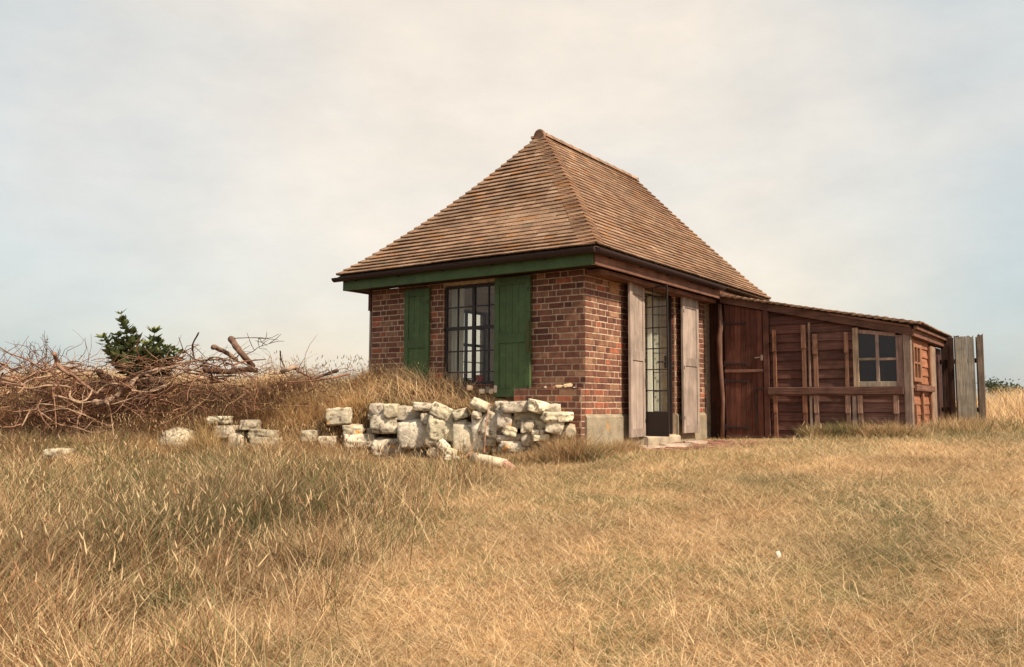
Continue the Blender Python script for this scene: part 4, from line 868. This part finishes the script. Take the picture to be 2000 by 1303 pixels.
# ------------------------------------------------------------------ grass
PAL = np.array([(.77, .56, .33), (.60, .40, .215), (.37, .205, .10), (.17, .08, .042), (.17, .18, .07), (.09, .115, .04)])
def pick(w):
    w = w/w.sum(1, keepdims=True); cw = np.cumsum(w, 1); r = rng.random(len(w))[:, None]; k = (r > cw).sum(1).clip(0, 5); c = PAL[k]*rng.uniform(.6, 1.3, (len(w), 1)); return c
def blades(name, root, h, w, lean, col, curl, droop, nseg=3, az=None, mat_=None):
    n = len(root); az = rng.uniform(0, 2*math.pi, n) if az is None else az; fa = rng.uniform(0, math.pi, n)
    d = np.stack([np.cos(az), np.sin(az), np.zeros(n)], 1); side = np.stack([np.cos(fa), np.sin(fa), np.zeros(n)], 1)
    V = np.empty((n, 2*nseg+1, 3))
    for i in range(nseg+1):
        s = i/nseg; hz = h*(np.sin(lean)*s+curl*s*s); vz = h*(np.cos(lean)*s-droop*s*s)
        c = root+d*hz[:, None]; c[:, 2] += vz
        if i < nseg:
            ww = (w*(1-s*.75)/2)[:, None]*side; V[:, 2*i] = c-ww; V[:, 2*i+1] = c+ww
        else: V[:, 2*nseg] = c
    m = 2*nseg+1; b = (np.arange(n)*m)[:, None]
    F = [b+np.array([2*i, 2*i+1, 2*i+3, 2*i+2]) for i in range(nseg-1)]+[b+np.array([2*nseg-2, 2*nseg-1, 2*nseg])]
    C = np.repeat(col[:, None, :], m, 1)
    return V.reshape(-1, 3), F, C.reshape(-1, 3)
def merge(name, parts, mat_, label, cat='grass'):
    V = []; F = []; C = []; o = 0
    for v, f, c in parts:
        V.append(v); C.append(c); F += [q+o for q in f]; o += len(v)
    ob = np_mesh(name, np.concatenate(V), F, np.concatenate(C), mat_); tag(ob, label, cat, kind='stuff'); return ob
def toefade(x, y): return np.where(x < -1.2, np.interp(x, [-6.5, -5.4], [.62, .30])+np.interp(x, [-6.5, -5.4], [.38, .70])*np.clip(sstep(.15, 2.0, toe(x)-y)+.42*sstep(.52, .64, fbm(x*2.1+3, y*2.1, seed=301)), 0, 1), 1.0)
def sample(n, D0, D1, half=43):
    D = rng.uniform(D0, D1, n); a = np.radians(rng.uniform(-half, half, n)); yaw = YAW-a; return EYE[0]-np.sin(yaw)*D, EYE[1]+np.cos(yaw)*D, D
def allowed(x, y):
    house_ = (x > -3.75) & (x < .03) & (y > -.01) & (y < 5.5); shed_ = (x > 0) & (x < 2.94) & (y > 3.6) & (y < 6.4); led = (x > -1.28) & (x < .04) & (y > -.15) & (y < .1)
    pave = (x > 0) & (y > .98) & (y < 3.7) & (x < .35+.9*np.sin(np.clip((y-.7)/2.4, 0, 1)*1.9)+.1+np.where(y > 2.3, .25, 0)+(vnoise(x*5, y*5, seed=77)-.5)*.5)
    pave &= (vnoise(x*6.1, y*6.1, seed=78) < .66) | (y > 3.3)
    return ~(house_ | shed_ | led | pave)
def bankd(x, y): return np.where((x < -.5), y-toe(x), -9)
parts = []
x, y, D = sample(620000, 2.3, 15.5); k = allowed(x, y); bd = bankd(x, y); k &= (bd < .1); x, y, D = x[k], y[k], D[k]
z = terrain(x, y)-.004; T = tallz(x, y); g1 = fbm(x*.9, y*.9, seed=41); g2 = fbm(x*3.5, y*3.5, seed=45)
nearwall = np.exp(-np.clip(-.1-y-.28*np.abs(np.minimum(x, 0)), 0, 9)/.5)
shedbase = np.exp(-np.abs(y-3.5)/.22)*(x > 1.0)*(x < 3.9)+np.exp(-np.hypot(x-3.2, y-4.6)/.8)*.8
green = np.clip((g1*.62+g2*.38-.465)*6, 0, 1)*.75+.5*shedbase; green = np.clip(green+.35*T*np.clip((g2-.42)*4, 0, 1), 0, 1)
for px_, py_, r_ in ((120, 1010, .5), (260, 1120, .35), (560, 1060, .35), (690, 1010, .55), (840, 1030, .45), (620, 990, .5), (170, 960, .6), (330, 1010, .4), (20, 1120, .45), (420, 1080, .35), (1050, 900, .35), (330, 1190, .25), (1740, 1180, .25), (1560, 1240, .2), (1800, 1120, .35), (1640, 850, .35), (780, 1060, .4)):
    gp = ray_ground(px_, py_)[0]; green = np.clip(green+.95*np.exp(-((x-gp[0])**2+(y-gp[1])**2)/r_**2*1.6)*(.5+g2), 0, 1.2)
brown = np.clip((fbm(x*1.4, y*1.4, seed=51)-.45)*3.5, 0, 1)*(.5+.5*T)
tuft = fbm(x*5.5, y*5.5, seed=61)
h = lerp(.045+.075*tuft, .12+.20*tuft, T)*rng.uniform(.5, 1.45, len(x)); h *= 1+1.3*np.clip(shedbase, 0, 1)
h = h*lerp(1.0, toefade(x, y), T); keep = rng.random(len(x)) < np.where(T > .3, .35+.9*sstep(.38, .58, tuft), 1.0); h = h*lerp(1.0, (.5+.9*sstep(.35, .65, tuft))*(.6+.9*sstep(.35, .7, fbm(x*1.3, y*1.3, seed=63))), T)
lean = np.radians(lerp(rng.uniform(25, 82, len(x)), rng.uniform(5, 50, len(x)), T)); w = lerp(.0016, .0030, T)*(1+D/9)
wt = np.stack([1.9*(1-.5*brown)*(1-.3*T), 1.4+0*x, .75+.6*brown+.4*T, .28+1.1*brown+.25*T, (.12+2.6*green), .02+1.9*green], 1)
parts.append(blades('g', np.stack([x, y, z], 1)[keep], h[keep], w[keep], lean[keep], (pick(wt)*lerp(.62+.78*fbm(x*1.5, y*1.5, seed=99), (.46+1.0*fbm(x*1.15, y*1.15, seed=98)), T)[:, None]*(1-.02*T)[:, None])[keep], rng.uniform(0, .6, keep.sum()), rng.uniform(0, .35, keep.sum())))
merge('lawn_grass', parts, M['grass'], 'short parched tan lawn grass with green patches before the cottage')
# long straw lying matted over the lawn
parts = []
x, y, D = sample(40000, 2.3, 12); k = allowed(x, y) & (bankd(x, y) < .1); x, y, D = x[k], y[k], D[k]; z = terrain(x, y)
k = rng.random(len(x)) < .25+.75*sstep(.42, .6, fbm(x*1.3, y*1.3, seed=55)); x, y, z = x[k], y[k], z[k]; D = D[k]; n = len(x); az = rng.normal(math.radians(200), 2.2, n)
parts.append(blades('s', np.stack([x, y, z+.01], 1), rng.uniform(.07, .24, n), .0021*(1+D/9), np.radians(rng.uniform(40, 88, n)), np.array([(.72, .52, .30)])*rng.uniform(.55, 1.1, (n, 1)), rng.uniform(0, .5, n), rng.uniform(0, .25, n), az=az, nseg=4))
merge('straw', parts, M['grass'], 'loose pale straw stalks lying over the parched lawn')
# tall meadow with seed heads
def stems(x, y, D, hh, base, col, head=.06, hr=.005, leanmax=22, az=None):
    n = len(x); az = rng.uniform(0, 2*math.pi, n) if az is None else az; lean = np.radians(rng.uniform(2, leanmax, n)); z = terrain(x, y); root = np.stack([x, y, z], 1)
    curl = rng.uniform(0, .22, n); v, f, c = blades('m', root, hh, np.full(n, .0016)*(1+D/6), lean, col*.85, curl, rng.uniform(0, .06, n), az=az, nseg=4)
    tip = v.reshape(n, -1, 3)[:, -1]; prev = v.reshape(n, -1, 3)[:, -3]; d = tip-prev; d /= np.linalg.norm(d, axis=1, keepdims=True)
    L = head*rng.uniform(.6, 1.4, n)[:, None]; R_ = (hr*rng.uniform(.6, 1.4, n)*(1+D/16))[:, None]; a = np.cross(d, np.array([.31, .2, .1])); a /= np.linalg.norm(a, axis=1, keepdims=True); b = np.cross(d, a)
    ring1, ring2 = tip+d*L*.28, tip+d*L*.65; H = [tip]; H += [ring1+a*R_, ring1+b*R_, ring1-a*R_, ring1-b*R_]; H += [ring2+a*R_*.75, ring2+b*R_*.75, ring2-a*R_*.75, ring2-b*R_*.75]; H += [tip+d*L]
    HV = np.stack(H, 1); o = (np.arange(n)*10)[:, None]
    T3 = [o+np.array([0, 1+k, 1+(k+1) % 4]) for k in range(4)]+[o+np.array([9, 5+(k+1) % 4, 5+k]) for k in range(4)]; Q = [o+np.array([1+k, 5+k, 5+(k+1) % 4, 1+(k+1) % 4]) for k in range(4)]
    return (v, f, c), (HV.reshape(-1, 3), T3+Q, np.repeat(col, 10, 0))
parts = []
x, y, D = sample(38000, 2.6, 11); T = tallz(x, y)*(.35+1.3*np.clip((fbm(x*1.3, y*1.3, seed=71)-.35)*2.2, 0, 1)); k = (rng.random(len(x)) < T*.17+.003) & allowed(x, y) & (bankd(x, y) < .25); x, y, D = x[k], y[k], D[k]
n = len(x); col = np.where(rng.random((n, 1)) < .75, np.array([(.64, .46, .27)]), np.array([(.42, .24, .13)]))*rng.uniform(.75, 1.2, (n, 1))
for q in stems(x, y, D, rng.uniform(.16, .42, n)*(.7+.5*tallz(x, y))*(.35+.65*toefade(x, y)), None, col, head=.075, hr=.0032): parts.append(q)
x, y, D = sample(115000, 2.6, 11.5); k = (rng.random(len(x)) < tallz(x, y)*(.15+1.1*sstep(.40, .62, fbm(x*4.2, y*4.2, seed=62)))) & allowed(x, y) & (bankd(x, y) < .3); x, y, D = x[k], y[k], D[k]; n = len(x)
gg = np.clip((fbm(x*1.1, y*1.1, seed=42)-.48)*5, 0, 1); bb = np.clip((fbm(x*.9, y*.9, seed=43)-.42)*3, 0, 1)
parts.append(blades('t', np.stack([x, y, terrain(x, y)], 1), rng.uniform(.15, .50, n)*toefade(x, y)*(.55+.9*sstep(.35, .7, fbm(x*1.3, y*1.3, seed=63))), .0030*(1+D/10), np.radians(rng.uniform(3, 35, n)), pick(np.stack([.6+0*x, .9+0*x, 1.0+0*x, .6+1.0*bb, .25+2.2*gg, .12+2.0*gg], 1))*(.52+.9*fbm(x*1.15, y*1.15, seed=98))[:, None], rng.uniform(0, .5, n), rng.uniform(0, .3, n), nseg=4))
merge('meadow_grass', parts, M['grass'], 'tall dry meadow grass with pale seed heads left of the lawn')
# grass on the bank in front of the window and beyond
parts = []
def scatter(n, x0, x1, y0, y1): return rng.uniform(x0, x1, n), rng.uniform(y0, y1, n)
x, y = scatter(150000, -9, -.55, -5.2, 1.4); bd = bankd(x, y); k = (bd > -.05) & (bd < np.where(x < -3.7, 3.0, 9)) & allowed(x, y); x, y, bd = x[k], y[k], bd[k]
wallface = (bd > -.1) & (bd < .24) & (x > -3.3); brush = np.exp(-((x+6.6)/1.1)**2)*.85+np.exp(-((x+4.6)/.35)**2)*.5
k = ~(wallface & (rng.random(len(x)) < .97)) & (rng.random(len(x)) > brush*.8*(bd > .15)) & (rng.random(len(x)) > .35*(x < -3.6)*(bd > .9)); x, y, bd = x[k], y[k], bd[k]; n = len(x); D = np.full(n, 11.)
gg = np.clip((fbm(x*1.6, y*1.6, seed=81)-.55)*4, 0, 1)
hh = rng.uniform(.09, .32, n)*np.interp(x, [-2, -1.4, -.9], [1.1, .6, .35])*(.6+.8*fbm(x*3, y*3, seed=83)); hh = np.where((x > -3.6) & (x < -2.3) & (y > -.6), hh*1.25, hh)
parts.append(blades('b', np.stack([x, y, terrain(x, y)-.01], 1), hh, np.full(n, .0055), np.radians(rng.uniform(4, 62, n)), pick(np.stack([2.6+0*x, 1.5+0*x, .5+0*x, .10+0*x, .12+1.1*gg, .03+.5*gg], 1))*1.22, rng.uniform(0, .6, n), rng.uniform(0, .4, n)))
x, y = scatter(2600, -9, -1.3, -4.4, 1.0); bd = bankd(x, y); k = (bd > .3) & (bd < 2.6) & allowed(x, y) & (x < -2.2) ; x, y = x[k], y[k]; n = len(x)
col = np.array([(.55, .38, .20)])*rng.uniform(.75, 1.2, (n, 1))
for q in stems(x, y, np.full(n, 8.), rng.uniform(.2, .5, n)*np.where(x > -3.6, .8, .85), None, col, head=.06, hr=.0035, leanmax=25): parts.append(q)
# straw stalks rising through the dead brush and from the toe of the bank
n = 26000; x = np.where(rng.random(n) < .35, rng.uniform(-8.2, -2.9, n), rng.uniform(-6.0, -3.0, n)); bd = rng.uniform(-.35, .9, n)*np.where(x > -3.4, .25, 1); k = rng.random(n) < np.where(bd < .1, .9, .55*(1-.8*np.exp(-((x+6.7)/.8)**2))); x, bd = x[k], bd[k]; y = toe(x)+bd; n = len(x)
cl = np.array([(.70, .46, .22), (.54, .33, .15), (.36, .18, .08), (.20, .17, .06)])[rng.choice(4, n, p=[.4, .3, .2, .1])]*rng.uniform(.75, 1.2, (n, 1))
parts.append(blades('v', np.stack([x, y, terrain(x, y)-.01], 1), rng.uniform(.10, .44, n)*np.where(bd < .1, .65, .85), np.full(n, .0055), np.radians(rng.uniform(2, 40, n)), cl, rng.uniform(0, .5, n), rng.uniform(0, .3, n), nseg=4))
k = rng.random(n) < .035; q_ = int(k.sum())
for q in stems(x[k], y[k], np.full(q_, 8.), rng.uniform(.25, .5, q_), None, np.array([(.60, .42, .24)])*rng.uniform(.8, 1.15, (q_, 1)), head=.06, hr=.004, leanmax=25): parts.append(q)
merge('bank_grass', parts, M['grass'], 'shaggy straw coloured grass on the turf bank under the front window')
# dead brown brush hanging over the bank
parts = []
def thatch(n, cx, sx, d0, d1, hl, hh_, cols, width=.005):
    x = rng.normal(cx, sx, n); bd = rng.uniform(d0, d1, n); y = toe(x)+bd/.82; z = terrain(x, y)+rng.uniform(0, .10, n)+.22*np.clip(fbm(x*2.6, y*2.6, seed=203)-.42, 0, 1)*rng.uniform(0, 1, n)
    az = rng.normal(math.radians(-55), .9, n); c = np.array(cols)[rng.integers(0, len(cols), n)]*rng.uniform(.6, 1.3, (n, 1))
    parts.append(blades('t', np.stack([x, y, z], 1), rng.uniform(hl, hh_, n), np.full(n, width), np.radians(rng.uniform(20, 95, n)), c, rng.uniform(.1, .9, n), rng.uniform(.2, .9, n), az=az, nseg=4))
RB = [(.25, .115, .062), (.19, .08, .045), (.31, .155, .085), (.12, .05, .03)]
thatch(22000, -6.8, .85, .0, 1.2, .10, .30, RB); thatch(6500, -4.65, .28, .25, 1.15, .15, .42, RB); thatch(2200, -3.6, .18, .5, 1.1, .12, .3, RB); thatch(2500, -5.6, .4, .3, 1.1, .12, .3, RB)
merge('dead_brush', parts, M['grass'], 'reddish brown dead brush spilling down the bank', 'brush')
# yellow tuft springing from the bank by the boulder
parts = []
for (px, py, n, s, hh0, colr) in ((408, 850, 420, .16, .78, (.62, .42, .20)), (400, 865, 900, .26, .36, (.24, .16, .07)), (590, 860, 260, .26, .62, (.52, .33, .17)), (560, 880, 500, .34, .38, (.42, .25, .13)), (500, 870, 400, .4, .3, (.42, .25, .13)), (680, 870, 500, .4, .34, (.5, .31, .16)), (560, 800, 350, .25, .5, (.66, .43, .2)), (600, 830, 350, .3, .6, (.60, .38, .18)), (640, 850, 500, .35, .42, (.58, .36, .17)), (470, 815, 500, .35, .3, (.3, .2, .08))):
    c = at(px, py, Dw(px)+(-.25 if py > 840 else .42)); x = rng.normal(c[0], s*.5, n); y = rng.normal(c[1], s*.5, n); z = terrain(x, y)-.01
    parts.append(blades('u', np.stack([x, y, z], 1), rng.uniform(.25, 1, n)*hh0, np.full(n, .0042), np.radians(rng.gamma(2, 10, n).clip(0, 75)), np.array([colr])*rng.uniform(.65, 1.25, (n, 1)), rng.uniform(0, .35, n), rng.uniform(0, .2, n), nseg=4))
merge('grass_tuft', parts, M['grass'], 'fountain of long yellow grass sprouting between the boulder and the wall')
# far field at the right and beyond the bank
parts = []
x, y, D = sample(90000, 11.5, 30, 34); k = allowed(x, y) & ((y > 5.6) | (x > 4.5)) & (x > 2.6); x, y, D = x[k], y[k], D[k]; n = len(x)
F_ = sstep(6.4, 8.2, y+x*.12); gg = np.clip((fbm(x*.5, y*.5, seed=91)-.5)*4, 0, 1)*(1-F_*.6)
parts.append(blades('f', np.stack([x, y, terrain(x, y)], 1), rng.uniform(.5, 1.2, n)*lerp(.12, .58, F_), .004*(1+D/9), np.radians(rng.uniform(3, 30, n)), pick(np.stack([1.6+0*x, 1.0+0*x, .4+0*x, .1+0*x, .15+1.2*gg, .05+.5*gg], 1))*lerp(1.0, 1.15, F_)[:, None], rng.uniform(0, .4, n), rng.uniform(0, .2, n)))
merge('field_grass', parts, M['grass'], 'pale tall hay grass standing in the field beyond the fence')
# tufts against the plinth, shed foot and wall foot
parts = []
def along(n, fx, fy, hh0, spread, gfac):
    t = rng.random(n); x = fx(t)+rng.normal(0, spread, n); y = fy(t)-np.abs(rng.normal(0, spread, n)); k = allowed(x, y); x, y = x[k], y[k]; n = len(x); gg = np.clip((fbm(x*2.5, y*2.5, seed=93)-.45)*5, 0, 1)*gfac
    parts.append(blades('e', np.stack([x, y, terrain(x, y)-.01], 1), rng.uniform(.3, 1.1, n)*hh0*(.5+fbm(x*3, y*3, seed=95)), np.full(n, .005), np.radians(rng.uniform(2, 45, n)), pick(np.stack([1+0*x, 1+0*x, .7+0*x, .35+0*x, .2+2*gg, .1+2*gg], 1)), rng.uniform(0, .6, n), rng.uniform(0, .4, n)))
along(16000, lambda t: 1.0+1.95*t, lambda t: 3.58+0*t, .27, .11, 1.6); along(5000, lambda t: 3.0+.75*t, lambda t: 4.3+1.3*t, .34, .22, .4); along(3500, lambda t: 2.9+.15*t, lambda t: 3.7+1.6*t, .30, .07, .5)
along(7000, lambda t: .12+0*t, lambda t: -.2+1.2*t, .22, .08, .5); along(5000, lambda t: -.35+.55*t, lambda t: -.22+0*t, .34, .10, .6); along(5000, lambda t: -.1-.7*t, lambda t: -.40-.05*t, .22, .10, .8); along(9000, lambda t: -.8-2.4*t, lambda t: -.48-.38*t, .14, .07, 1.2); along(9000, lambda t: -.6-3.4*t, lambda t: -.75-.62*t, .13, .16, 1.6); along(2200, lambda t: -2.75-2.2*t, lambda t: toe(-2.75-2.2*t)-.12-.15*rng.random(len(t)), .36, .16, .5); along(2500, lambda t: -.9-2.3*t, lambda t: toe(-.9-2.3*t)+.22+0*t, .16, .03, .5); along(14000, lambda t: -5.4-3.0*t, lambda t: toe(-5.4-3.0*t)-.05-.35*rng.random(len(t)), .36, .12, .6); along(7000, lambda t: -3.2-4.6*t, lambda t: toe(-3.2-4.6*t)-.1-.5*rng.random(len(t)), .20, .16, .8); along(1500, lambda t: -.75-.25*t, lambda t: -.22+0*t, .25, .05, .3)
for cx_, r_, n_, h_ in ((-3.05, .10, 1500, .34), (-3.45, .16, 3200, .42), (-3.95, .10, 1200, .34), (-4.55, .08, 900, .30), (-4.80, .10, 1400, .34), (-5.75, .20, 2600, .32), (-2.3, .10, 900, .20), (-1.45, .12, 800, .18)):
    q = rng.normal(0, r_, n_); x = cx_+q; y = toe(x)-np.abs(rng.normal(.02, .10, n_)); gg = rng.random(n_)*.3
    parts.append(blades('d', np.stack([x, y, terrain(x, y)-.01], 1), rng.uniform(.3, 1.15, n_)*h_, np.full(n_, .005), np.radians(rng.gamma(2, 9, n_).clip(0, 70)), pick(np.stack([1.2+0*x, 1+0*x, .6+0*x, .25+0*x, gg, gg*.5], 1)), rng.uniform(0, .6, n_), rng.uniform(0, .35, n_), nseg=4))
merge('edge_grass', parts, M['grass'], 'uncut grass growing along the foot of cottage, wall and shed')
